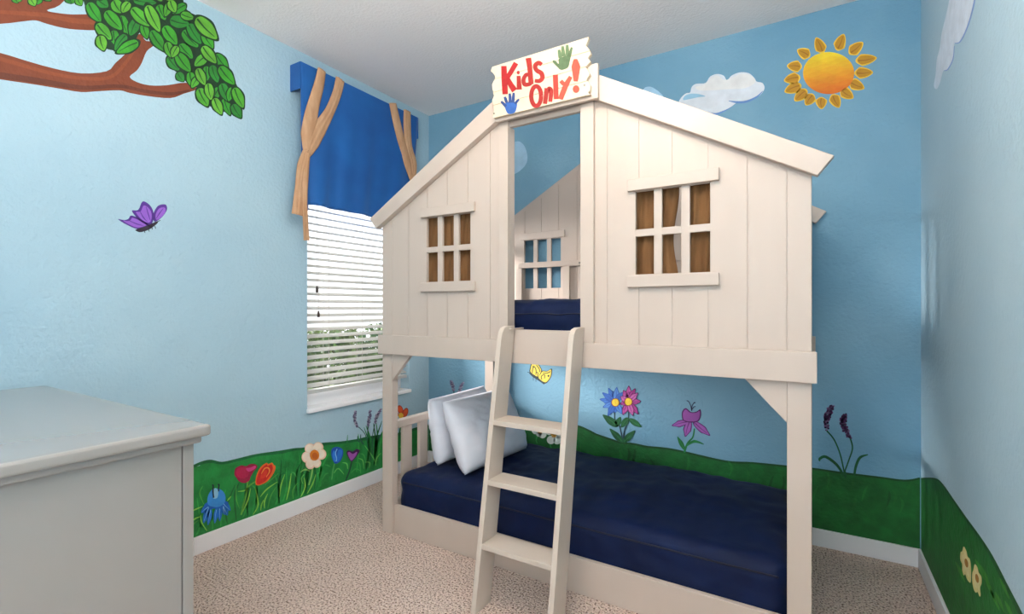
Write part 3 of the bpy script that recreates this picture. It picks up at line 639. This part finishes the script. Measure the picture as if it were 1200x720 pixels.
for r in range(3):
    for xa, xb in ((x0, xm-.004), (xm+.004, x1)):
        za = .085+r*.26
        d = obj('drawer', boxes((xa, xb, DYF-.02, DYF+.004, za, za+.252), bev=.004), M['dresser'], dr)
        for kx in (xa+.16, xb-.16):
            bm = nb(); tube(bm, [(kx, DYF+.004, za+.126), (kx, DYF+.014, za+.126), (kx, DYF+.018, za+.126), (kx, DYF+.028, za+.126), (kx, DYF+.032, za+.126)], [.006, .006, .013, .015, .009], 14)
            obj('knob', bm, M['steel'], d, True)

# ------------------------------------------------------------------ house bunk bed
XC = -1.003; PW = .072
bx0, bx1 = XC-1.0, XC+1.0            # outer post faces
FY, BY = 1.905, 2.930                # front face of the posts, back face of the back posts
RIDGE, EAVE = 2.318, 1.708           # top edge of the roof boards at the ridge and at the eave tips
EX = 1.062                           # half width of the roof
SLOPE = (RIDGE-EAVE)/EX
def roof(x): return RIDGE-SLOPE*abs(x-XC)
bed = thing('house_bunk_bed', 'cream white wooden bunk bed shaped like a playhouse with gable roof and doorway', 'bunk bed', (XC, 2.42, 0))
BM_ = M['bed']
for x0, x1 in ((bx0, bx0+PW), (bx1-PW, bx1)):
    for y0, y1 in ((FY, FY+.045), (BY-.045, BY)):
        xo = x0 if x0 == bx0 else x1
        zt = min(roof(x0), roof(x1))-.03
        bm = nb(); prism(bm, [(x0, 0), (x1, 0), (x1, roof(x1)-.03), (x0, roof(x0)-.03)], 1, y0, y1, .003); obj('post', bm, BM_, bed)
BZ0, BZ1 = .971, 1.074
obj('front_beam', boxes((XC-1.015, XC+1.015, FY-.020, FY-.0005, BZ0, BZ1), bev=.003), BM_, bed)
obj('back_beam', boxes((XC-1.015, XC+1.015, BY+.0005, BY+.020, BZ0, BZ1), bev=.003), BM_, bed)
obj('lower_front_rail', boxes((bx0+PW, bx1-PW, FY+.018, FY+.040, 0, .152), bev=.003), BM_, bed)
obj('lower_back_rail', boxes((bx0+PW, bx1-PW, BY-.040, BY-.018, 0, .152), bev=.003), BM_, bed)
# gussets under the beam
for x, s in ((bx0+PW, 1), (bx1-PW, -1)):
    for y0 in (FY+.002, BY-.024):
        bm = nb(); prism(bm, [(x, BZ0+.02), (x, .828), (x+s*.132, BZ0), (x+s*.132, BZ0+.02)], 1, y0, y0+.022, .002); obj('gusset', bm, BM_, bed)
# windows of the house: openings as x range, z range
WXR = (XC+.405, XC+.683); WXL = (XC-.683, XC-.405); WZ = (1.352, 1.680)
DO = (XC-.180, XC+.180)              # doorway
DTOP = 2.052
GRV = [XC+s*v for v in (.289, .420, .548, .677, .807) for s in (1, -1)]
def panel(bm, xa, xb, zb, holes, y0, y1, front):
    """tongue and groove wall between xa and xb under the roof; groove side at 'front' (+1 faces -y)"""
    br = sorted({xa, xb, XC} | {g for g in GRV if xa < g < xb} | {h[i] for h in holes for i in (0, 1)}); br = [b for b in br if xa-1e-6 <= b <= xb+1e-6]
    ym = y0+.003 if front > 0 else y1-.003
    for a, b in zip(br, br[1:]):
        hs = [h for h in holes if h[0]-1e-6 <= a and b <= h[1]+1e-6]
        spans = [(zb, None)] if not hs else [(zb, hs[0][2]), (hs[0][3], None)]
        for z0, z1 in spans:
            for (yy0, yy1, ins) in ((ym, y1, 0) if front > 0 else (y0, ym, 0), (y0, ym, .0016) if front > 0 else (ym, y1, .0016)):
                aa = a+(ins if a in GRV or a == xa else 0); bb = b-(ins if b in GRV or b == xb else 0)
                ta, tb = (z1, z1) if z1 else (roof(aa)-.045, roof(bb)-.045)
                prism(bm, [(aa, z0), (bb, z0), (bb, tb), (aa, ta)], 1, yy0, yy1)
    return bm
def grid(bm, wx, y0, y1):
    m = .031; c = (wx[1]-wx[0]-2*m)/3; zm = (WZ[0]+WZ[1])/2
    for k in (1, 2):
        xx = wx[0]+k*c+(k-1)*m; box(bm, xx, xx+m, y0, y1, WZ[0]-.006, WZ[1]+.006, bev=.002)
    for k in range(3):
        xa = wx[0]+k*(c+m); box(bm, xa-.003, xa+c+.003, y0+.0005, y1-.0005, zm-.014, zm+.014, bev=.002)
    return bm
for name, xa, xb, wx, lab in (('front_wall', bx0+PW, DO[0]-.002, WXL, None), ('front_wall', DO[1]+.002, bx1-PW, WXR, None)):
    p = obj(name, panel(nb(), xa, xb, BZ1-.03, [(wx[0], wx[1], WZ[0], WZ[1])], FY+.0005, FY+.017, 1), BM_, bed)
    obj('window_grid', grid(nb(), wx, FY+.001, FY+.016), BM_, p)
    obj('window_lintel', boxes((wx[0]-.030, wx[1]+.032, FY-.016, FY, WZ[1]+.002, WZ[1]+.048), bev=.003), BM_, p)
    obj('window_ledge', boxes((wx[0]-.030, wx[1]+.032, FY-.018, FY, WZ[0]-.050, WZ[0]-.004), bev=.003), BM_, p)
p = obj('back_wall', panel(nb(), bx0+PW, bx1-PW, BZ1-.03, [(wx[0], wx[1], WZ[0], WZ[1]) for wx in (WXL, WXR)], BY-.030, BY-.014, 1), BM_, bed)
for wx in (WXL, WXR):
    obj('window_grid', grid(nb(), wx, BY-.029, BY-.015), BM_, p)
    obj('window_ledge', boxes((wx[0]-.03, wx[1]+.03, BY-.038, BY-.030, WZ[1]+.004, WZ[1]+.05), bev=.002), BM_, p)
for x0, x1 in ((bx0+.28, DO[0]-.055), (DO[1]+.055, bx1-.28)):
    obj('batten', boxes((x0, x1, BY-.052, BY-.030, 1.490, 1.524), bev=.002), BM_, p)
for wx in (WXL, WXR):
    for x0 in (wx[0]-.058, wx[1]+.020): obj('batten', boxes((x0, x0+.05, BY-.050, BY-.030, BZ1, 1.490), bev=.002), BM_, p)
# roof boards
FW_ = .100                           # vertical height of the roof boards
for ya, yb, nm in ((FY-.034, FY-.0005, 'front_roof_board'), (BY+.0005, BY+.026, 'back_roof_board')):
    for s in (-1, 1):
        e = XC+s*EX; e2 = XC+s*(EX-.046)
        pts = [(XC, RIDGE), (e, EAVE), (e2, roof(e2)-FW_+.016), (XC, RIDGE-FW_-.012)]
        bm = nb(); prism(bm, pts, 1, ya, yb, .003); obj(nm, bm, BM_, bed)
# header over the doorway (carries the sign), inner lintel, door casings
obj('door_header', boxes((XC-.222, XC+.268, FY-.054, FY-.0345, 2.064, 2.205), bev=.003), BM_, bed)
obj('door_lintel', boxes((XC-.232, XC+.235, FY+.0005, FY+.022, DTOP-.002, 2.14), bev=.002), BM_, bed)
for x0, x1 in ((DO[0]-.050, DO[0]), (DO[1]-.003, DO[1]+.055)):
    obj('door_casing', boxes((x0, x1, FY-.019, FY, BZ1+.001 if x0 < XC else BZ1-.0, DTOP+.02), bev=.002), BM_, bed)
for x0, x1 in ((DO[0]-.026, DO[0]-.002), (DO[1]+.001, DO[1]+.026)):
    obj('door_jamb', boxes((x0, x1, FY+.017, FY+.045, BZ1-.03, DTOP), bev=.002), BM_, bed)
obj('door_sill', boxes((DO[0]+.001, DO[1]-.004, FY-.026, FY-.0205, BZ0+.0, 1.122), (DO[0]+.001, DO[1]-.004, FY-.022, FY+.012, BZ1+.001, 1.122), bev=.002), BM_, bed)
# slatted ends: rails run front to back
for xs in (bx0+.012, bx1-.034):
    x0, x1 = xs, xs+.022
    obj('end_rail', boxes((x0-.004, x1+.004, FY+.045, BY-.045, EAVE-.085, EAVE-.035), bev=.003), BM_, bed)
    obj('end_rail', boxes((x0-.004, x1+.004, FY+.045, BY-.045, BZ0, BZ1+.06), bev=.003), BM_, bed)
    for yc in (2.115, 2.318, 2.515, 2.712):
        obj('end_slat', boxes((x0, x1, yc-.033, yc+.033, BZ1+.06, EAVE-.085), bev=.002), BM_, bed)
    # lower headboard / footboard
    obj('headboard_rail', boxes((x0-.012, x1+.012, FY+.045, BY-.045, .552, .592), bev=.003), BM_, bed)
    obj('headboard_rail', boxes((x0-.004, x1+.004, FY+.045, BY-.045, .05, .152), bev=.003), BM_, bed)
    y = 2.032
    while y < 2.8:
        obj('headboard_slat', boxes((x0, x1, y, y+.068, .152, .552), bev=.002), BM_, bed); y += .135
obj('upper_platform', boxes((bx0+.042, bx1-.042, FY+.05, BY-.056, BZ0+.012, BZ0+.030), bev=.001), BM_, bed)
obj('lower_platform', boxes((bx0+.042, bx1-.042, FY+.042, BY-.042, .085, .105), bev=.001), BM_, bed)
for x, z in ((XC-.262, 1.507), (XC+.262, 1.507)): 
    tag(obj('screw', tube(nb(), [(x, BY-.0555, z), (x, BY-.052, z)], .006, 10), M['steel'], p), 'steel screw head')

# ------------------------------------------------------------------ ladder
ld = thing('bunk_ladder', 'cream wooden ladder with three flat steps leaning on the bunk doorway', 'ladder', (-.98, 1.65, 0))
LZT, LYT, LYB, LD = 1.140, 1.766, 1.572, .112
RL = (-1.162, -1.139); RR = (-.826, -.803)
for x0, x1 in (RL, RR):
    bm = nb()
    pts = [(LYB, 0), (LYB+LD, 0), (LYT+LD-.0005, LZT), (LYT+.055, LZT), (LYT+.026, LZT-.007), (LYT+.008, LZT-.025), (LYT-.002, LZT-.052)]
    prism(bm, pts, 0, x0, x1, .003); obj('side_rail', bm, M['ladder'], ld)
for zt in (.264, .511, .750):
    yf = LYB+(LYT-LYB)*zt/LZT
    obj('step', boxes((RL[1]-.001, RR[0]+.001, yf+.002, yf+LD+.004, zt-.022, zt), bev=.003), M['ladder'], ld)
for x0, x1 in ((RL[1], RL[1]+.012), (RR[0]-.012, RR[0])):
    obj('hook', boxes((x0, x1, LYT+.06, FY+.03, 1.124, 1.130), bev=.001), M['ladder'], ld)

# ------------------------------------------------------------------ sign
SY = FY-.054
sg = thing('sign', 'cream plank sign reading Kids Only with two hand prints, over the playhouse doorway', 'sign', (XC, SY, 2.06))
zq = Z(565, 30, .125)
def sp(p, lay=0):
    d = on(p[0], p[1], 1, SY-.0185); return Vector((d.x, SY-.0185-.0009-.0004*lay, d.z))
c = [sp(p) for p in zq([(100, 405), (985, 82), (1015, 608), (100, 905)])]
sx0, sx1, sz0, sz1 = (c[0].x+c[3].x)/2, (c[1].x+c[2].x)/2, (c[2].z+c[3].z)/2, (c[0].z+c[1].z)/2
rs = random.Random(12)
jl = [[(-.004, 0), (-.012, .3), (.002, .55), (.012, .8), (.010, 1)], [(.010, 0), (-.004, .35), (-.003, .7), (.002, 1)], [(.000, 0), (.006, .25), (-.004, .6), (.003, 1)], [(.002, 0), (.006, .4), (-.002, .7), (.004, 1)]]
jr = [[(.000, 0), (-.006, .3), (-.014, .55), (-.002, .8), (.004, 1)], [(.004, 0), (.008, .2), (-.004, .45), (.006, .75), (-.012, 1)], [(-.014, 0), (-.002, .35), (.004, .6), (-.008, .85), (-.010, 1)], [(-.006, 0), (.006, .35), (.004, .7), (-.004, .85), (.006, 1)]]
hh = (sz1-sz0)/4
for k in range(4):
    zt = sz1-k*hh-.0008; zb = zt-hh+.0016
    pts = [(sx0+a, zt+(zb-zt)*t) for a, t in jl[k]] + [(sx1+a, zt+(zb-zt)*t) for a, t in jr[k][::-1]]
    bm = nb(); prism(bm, pts, 1, SY-.0185, SY-.0005, .0012); obj('plank', bm, M['signwood'], sg)
def letters(name, items, label=None):
    bm = nb(); ms = []
    for c_, kind, data, lay in items:
        if c_ not in ms: ms.append(c_)
        P = data if kind == 'poly' else None
        loops = []
        if kind == 'poly': loops = [smooth2(P, 3)]
        elif kind == 'line':
            pts, w = data; n0 = len(pts); S = smooth2(pts, 5, False) if n0 > 2 else pts; ws = w if isinstance(w, (list, tuple)) else [w]*n0
            a, b = [], []
            for i, p in enumerate(S):
                q0, q1 = S[max(i-1, 0)], S[min(i+1, len(S)-1)]; dx, dy = q1[0]-q0[0], q1[1]-q0[1]; l = math.hypot(dx, dy) or 1
                f = i/(len(S)-1)*(n0-1); j = min(int(f), n0-2); ww = (ws[j]+(ws[j+1]-ws[j])*(f-j))*.70
                a.append((p[0]-dy/l*ww, p[1]+dx/l*ww)); b.append((p[0]+dy/l*ww, p[1]-dx/l*ww))
            loops = [[a[i], a[i+1], b[i+1], b[i]] for i in range(len(S)-1)]
        for lp in loops:
            f = bm.faces.new([bm.verts.new(sp(p, lay)) for p in zq(lp)]); f.material_index = ms.index(c_); f.normal_update()
            if f.normal.y > 0: f.normal_flip()
    o = obj(name, bm, [sgp(c_) for c_ in ms], sg)
    if label: o['label'] = label
SGP = {}
def sgp(c_):
    if c_ not in SGP: SGP[c_] = mat('sign_paint_%02x%02x%02x' % c_, c_, .6, var=.12, vscale=60)
    return SGP[c_]
def ring(cx_, cy_, rx, ry): return [(cx_+rx*math.cos(a*PI/8), cy_+ry*math.sin(a*PI/8)) for a in range(17)]
R1, R2, R3, R4 = (158, 16, 18), (152, 28, 22), (156, 34, 25), (182, 70, 50)
letters('lettering', [(R1, 'line', ([(205, 380), (210, 500), (218, 645)], [36, 40, 36]), 1), (R1, 'line', ([(320, 352), (275, 430), (225, 510)], [34, 32, 30]), 2), (R1, 'line', ([(232, 490), (270, 555), (308, 612)], [34, 36, 42]), 3),
        (R2, 'line', ([(343, 472), (346, 530), (350, 602)], [26, 30, 36]), 1), (R2, 'poly', ring(340, 442, 14, 17)[:-1], 1),
        (R3, 'line', ([(434, 305), (448, 400), (460, 552)], [38, 34, 34]), 1), (R2, 'line', ([(452, 470), (415, 462), (390, 508), (400, 552), (440, 552), (462, 540)], [24, 26, 28, 28, 26, 24]), 2),
        (R3, 'line', ([(560, 368), (530, 350), (498, 378), (512, 420), (556, 448), (566, 492), (538, 520), (495, 518)], [26, 28, 30, 30, 32, 30, 28, 24]), 1)], 'red hand painted word Kids')
letters('lettering', [(R2, 'line', (ring(508, 662, 46, 92), 29), 1), (R3, 'line', ([(608, 588), (600, 660), (590, 735)], [32, 30, 28]), 1), (R3, 'line', ([(606, 640), (628, 592), (648, 618), (640, 716)], [22, 28, 30, 26]), 2),
        ((170, 52, 38), 'line', ([(688, 462), (692, 580), (696, 690)], [34, 34, 32]), 1), (R4, 'line', ([(832, 480), (795, 545), (762, 620), (735, 692)], [24, 34, 36, 32]), 1), (R4, 'line', ([(738, 520), (762, 545), (785, 560)], [26, 28, 20]), 2),
        (R4, 'line', ([(876, 315), (880, 385), (880, 450), (878, 525)], [22, 60, 46, 26]), 1), (R4, 'poly', ring(882, 597, 31, 36)[:-1], 1)], 'red hand painted word Only with exclamation mark')
G_, G2 = (80, 104, 70), (88, 112, 76)
letters('green_hand_print', [(G_, 'poly', [(720, 312), (770, 290), (832, 272), (824, 330), (808, 390), (770, 412), (735, 415), (705, 388), (668, 350), (664, 328), (690, 332), (718, 360)], 1)] +
        [(G2, 'line', (p, w), 2) for p, w in (([(722, 228), (728, 262), (735, 305)], [16, 24, 26]), ([(757, 194), (760, 240), (768, 290)], [16, 24, 26]), ([(799, 182), (800, 230), (802, 280)], [16, 24, 26]), ([(843, 205), (834, 235), (822, 280)], [12, 18, 22]))], 'green hand print')
B_, B2 = (44, 88, 158), (40, 66, 120)
letters('blue_hand_print', [(B_, 'poly', [(p[0], p[1]+480) for p in ((212, 262), (240, 240), (295, 234), (328, 250), (318, 318), (292, 345), (245, 347), (222, 310))], 1)] +
        [(B2, 'line', ([(a, b+480) for a, b in p], w), 2) for p, w in (([(212, 190), (222, 212), (232, 245)], [14, 20, 18]), ([(260, 158), (263, 190), (264, 245)], [14, 20, 20]), ([(298, 152), (295, 190), (290, 245)], [14, 20, 20]), ([(348, 212), (330, 230), (310, 255)], [10, 16, 16]), ([(180, 232), (198, 250), (225, 280)], [12, 18, 20]))], 'blue hand print')
for px_, py_ in ((112, 825), (960, 560)):
    p_ = sp(zq([(px_, py_)])[0]); obj('nail', tube(nb(), [(p_.x, p_.y-.0015, p_.z), (p_.x, p_.y+.002, p_.z)], .0035, 8), M['steel'], sg)

# ------------------------------------------------------------------ burlap curtains inside the playhouse windows
def curtain(x0, x1, zt, zb, y, label, lean, seed):
    bm = nb(); r = random.Random(seed); ph = r.uniform(0, 6); NX, NQ = 26, 22
    F, B = [], []
    for j in range(NQ+1):
        v = j/NQ; rf, rb2 = [], []
        for i in range(NX+1):
            u = i/NX; xx = x0+(x1-x0)*u
            edge = u if lean > 0 else 1-u
            xx += -lean*edge**2*(.009*math.sin(v*7+ph)+.007*math.sin(v*3.0)+.006)
            yy = y+.007*math.sin(u*16+ph+v*1.5)*(.5+.5*v)+.004*math.sin(u*31+v*4)
            rf.append(bm.verts.new((xx, yy, zt+(zb-zt)*v))); rb2.append(bm.verts.new((xx, yy+.0025, zt+(zb-zt)*v)))
        F.append(rf); B.append(rb2)
    for j in range(NQ):
        for i in range(NX):
            bm.faces.new((F[j][i], F[j+1][i], F[j+1][i+1], F[j][i+1])); bm.faces.new((B[j][i], B[j][i+1], B[j+1][i+1], B[j+1][i]))
        bm.faces.new((F[j][0], B[j][0], B[j+1][0], F[j+1][0])); bm.faces.new((F[j][NX], F[j+1][NX], B[j+1][NX], B[j][NX]))
    for i in range(NX): bm.faces.new((F[NQ][i], B[NQ][i], B[NQ][i+1], F[NQ][i+1])); bm.faces.new((F[0][i], F[0][i+1], B[0][i+1], B[0][i]))
    t = thing('curtain', label, 'curtain', ((x0+x1)/2, y, zt), 'burlap curtains in the playhouse windows')
    obj('cloth', bm, M['curtain'], t, True)
    obj('curtain_rod', tube(nb(), [(x0-.004, y+.001, zt+.004), (x1+.004, y+.001, zt+.004)], .004, 8), M['steel'], t)
CYY = FY+.034
for wx, side in ((WXL, 'left'), (WXR, 'right')):
    xm = wx[0]+(wx[1]-wx[0])*(.57 if side == 'right' else .60)
    curtain(wx[0]-.03, xm, WZ[1]+.035, WZ[0]-.035, CYY, 'brown burlap curtain, left half of the playhouse window %s of the doorway' % side, 1, 3 if side == 'left' else 5)
    curtain(xm+.006, wx[1]+.03, WZ[1]+.035, WZ[0]-.035, CYY, 'brown burlap curtain, right half of the playhouse window %s of the doorway' % side, -1, 7 if side == 'left' else 2)

# ------------------------------------------------------------------ comforters and pillows
def comforter(name, label, x0, x1, y0, y1, z0, z1, seed, rad=.07):
    t = thing(name, label, 'bedding', ((x0+x1)/2, (y0+y1)/2, z0))
    bm = nb(); nx, ny, nz = 120, 60, 14
    cache = {}
    def V(i, j, k):
        if (i, j, k) in cache: return cache[i, j, k]
        p = Vector((x0+(x1-x0)*i/nx, y0+(y1-y0)*j/ny, z0+(z1-z0)*k/nz))
        rb_ = .035 if k < nz/2 else rad
        rr = Vector((rad, rad, rb_))
        inn = Vector((max(x0+rad, min(x1-rad, p.x)), max(y0+rad, min(y1-rad, p.y)), max(z0+.03, min(z1-rad, p.z))))
        d = p-inn
        if d.length > 1e-6:
            m = max(abs(d.x)/rad, abs(d.y)/rad, abs(d.z)/(rad if d.z > 0 else .03)); e = Vector((d.x/rad, d.y/rad, d.z/(rad if d.z > 0 else .03)))
            e = e.normalized()*m; q = inn+Vector((e.x*rad, e.y*rad, e.z*(rad if d.z > 0 else .03)))
        else: q = p
        nrm = (q-Vector(((x0+x1)/2+(q.x-(x0+x1)/2)*.9, (y0+y1)/2+(q.y-(y0+y1)/2)*.8, (z0+z1)/2))).normalized()
        if k > 1:
            w = .014*noise.noise(Vector((q.x*3+seed, q.y*4, q.z*5))) + .010*noise.noise(Vector((q.x*9+seed, q.y*6+q.x*5, q.z*12))) + .005*noise.noise(Vector((q.x*22, q.y*11+seed, q.z*18))) - .009*abs(noise.noise(Vector((q.x*7+q.y*9, q.y*7-q.x*4, q.z*14+seed))))
            q = q+nrm*w
            q.z = max(q.z, z0+.002)
            # crown of the mattress
            q.z += (k/nz)*.022*math.sin(PI*max(0, min(1, (q.x-x0)/(x1-x0))))*math.sin(PI*max(0, min(1, (q.y-y0)/(y1-y0))))
        cache[i, j, k] = bm.verts.new(q); return cache[i, j, k]
    def F(*a): bm.faces.new([V(*q) for q in a])
    for i in range(nx):
        for j in range(ny):
            F((i, j, 0), (i, j+1, 0), (i+1, j+1, 0), (i+1, j, 0)); F((i, j, nz), (i+1, j, nz), (i+1, j+1, nz), (i, j+1, nz))
        for k in range(nz):
            F((i, 0, k), (i+1, 0, k), (i+1, 0, k+1), (i, 0, k+1)); F((i, ny, k), (i, ny, k+1), (i+1, ny, k+1), (i+1, ny, k))
    for j in range(ny):
        for k in range(nz):
            F((0, j, k), (0, j, k+1), (0, j+1, k+1), (0, j+1, k)); F((nx, j, k), (nx, j+1, k), (nx, j+1, k+1), (nx, j, k+1))
    ks = nz-3
    seam = [cache[i, 0, ks].co.copy()+Vector((0, -.001, .0)) for i in range(3, nx-2)]
    obj('quilt', bm, M['navy'], t, True)
    o = obj('zip_seam', tube(nb(), seam, .0036, 6), M['navyseam'], t, True); o['label'] = 'dark zip seam along the front edge'
comforter('comforter', 'navy blue comforter covering the lower bunk, under the two pillows', bx0+.052, bx1-.05, FY+.046, BY-.06, .107, .318, 1.7)
comforter('comforter', 'navy blue comforter on the upper bunk seen through the playhouse doorway', bx0+.052, bx1-.05, FY+.062, BY-.065, 1.003, 1.246, 5.2)

def pillow(label, bottom, lean, yaw, W, Hh, T, seed):
    """bottom: middle of the lower edge; lean: tilt from vertical towards -x"""
    bm = nb(); n = 34
    ca, sa = math.cos(lean), math.sin(lean); cw, sw = math.cos(yaw), math.sin(yaw)
    def pt(u, v, s):
        a = W/2*u*(1-.035*(1-v*v)); b = Hh/2*v*(1-.05*(1-u*u)); a *= 1-.035*u*u*v*v; b *= 1-.04*u*u*v*v
        e = max(0, (1-abs(u)**3))**.42*max(0, (1-abs(v)**3))**.42
        tt = T/2*e*(1-.18*v)
        wr = .012*noise.noise(Vector((u*3+seed, v*3, s)))*e + .012*noise.noise(Vector((u*7+v*5+seed, v*6, s*2)))*e + .03*e*(1-e)*noise.noise(Vector((math.atan2(v, u)*3+seed, s, 0)))
        d = s*(tt+wr)
        h = b+Hh/2*.955
        # local frame: width along y, height tilted, thickness along x
        x = d*ca-h*sa; z = h*ca+d*sa; y = a
        return Vector((bottom[0]+x*cw-y*sw, bottom[1]+x*sw+y*cw, bottom[2]+z))
    G = {}
    for s in (1, -1):
        for i in range(n+1):
            for j in range(n+1):
                k = (i, j, 0 if i in (0, n) or j in (0, n) else s)
                if k not in G: G[k] = bm.verts.new(pt(-1+2*i/n, -1+2*j/n, s))
        for i in range(n):
            for j in range(n):
                f = [G[(a, b, 0 if a in (0, n) or b in (0, n) else s)] for a, b in ((i, j), (i+1, j), (i+1, j+1), (i, j+1))]
                bm.faces.new(f if s > 0 else f[::-1])
    bmesh.ops.recalc_face_normals(bm, faces=bm.faces[:])
    o = obj('pillow', bm, M['pillow'], None, True, origin=bottom); return tag(o, label, 'pillow', 'pillows on the lower bunk')
pillow('white pillow leaning against the headboard, behind the other pillow', (-1.800, 2.40, .338), .17, .04, .60, .385, .155, 2.0)
pillow('white pillow in front, leaning on the other pillow beside the ladder', (-1.535, 2.345, .346), .41, -.05, .62, .415, .17, 6.5)

# ------------------------------------------------------------------ light
def light(name, kind, loc, energy, color=(1, 1, 1), rot=(0, 0, 0), **kw):
    d = bpy.data.lights.new(name, kind); d.energy = energy; d.color = color
    for k, v in kw.items(): setattr(d, k, v)
    o = bpy.data.objects.new(name, d); o.location = loc; o.rotation_euler = rot; COL.objects.link(o); return o
light('ceiling_lamp', 'POINT', (-.68, 1.0, 2.39), 23, (1, .88, .75), shadow_soft_size=.08)
# unseen uplight added behind the camera to brighten the ceiling
light('added_uplight', 'AREA', (-.25, -.42, 1.62), 84, (1, .92, .86), (PI, 0, 0), shape='DISK', size=.4)
# soft fill light added in the near wall opening to even out the room
light('added_room_fill', 'AREA', ((DX0+DX1)/2, YN-.06, 1.05), 5, (1, .97, 1), (PI/2, 0, 0), shape='RECTANGLE', size=DX1-DX0, size_y=1.95)
# low hazy sun on the window side
sd = Vector((math.cos(math.radians(10))*math.cos(math.radians(21)), math.cos(math.radians(10))*math.sin(math.radians(21)), -math.sin(math.radians(10))))
light('hazy_sun', 'SUN', (-6, 1, 3), 20, (1, .98, .95), sd.to_track_quat('-Z', 'Y').to_euler(), angle=math.radians(28))
pl = light('window_portal', 'AREA', (XL-TH-.01, (WY0+WY1)/2, (WZ0+WZ1)/2), 1, rot=(0, -PI/2, 0), shape='RECTANGLE', size=WZ1-WZ0, size_y=WY1-WY0)
pl.data.cycles.is_portal = True
w = bpy.data.worlds.new('sky'); SC.world = w; w.use_nodes = True
bg = w.node_tree.nodes['Background']
sky = w.node_tree.nodes.new('ShaderNodeTexSky'); sky.sky_type = 'HOSEK_WILKIE'; sky.turbidity = 6; sky.sun_direction = (.5, -.3, .8)
mixn = w.node_tree.nodes.new('ShaderNodeMix'); mixn.data_type = 'RGBA'; mixn.inputs['Factor'].default_value = .75
w.node_tree.links.new(sky.outputs['Color'], mixn.inputs[6]); mixn.inputs[7].default_value = (.95, .98, 1, 1)
w.node_tree.links.new(mixn.outputs[2], bg.inputs['Color']); bg.inputs['Strength'].default_value = 1.8

# ------------------------------------------------------------------ camera and colour
cd = bpy.data.cameras.new('camera'); cam = bpy.data.objects.new('camera', cd); COL.objects.link(cam)
cam.location = EYEP; cam.rotation_euler = (PI/2, 0, YAW)
cd.sensor_fit = 'HORIZONTAL'; cd.sensor_width = 36; cd.lens = FOC/1200*36; cd.shift_y = (CY-360)/1200; cd.clip_start = .02
SC.camera = cam
vs = SC.view_settings; vs.view_transform = 'Standard'; vs.look = 'None'; vs.gamma = 1; vs.use_curve_mapping = False; vs.exposure = .2
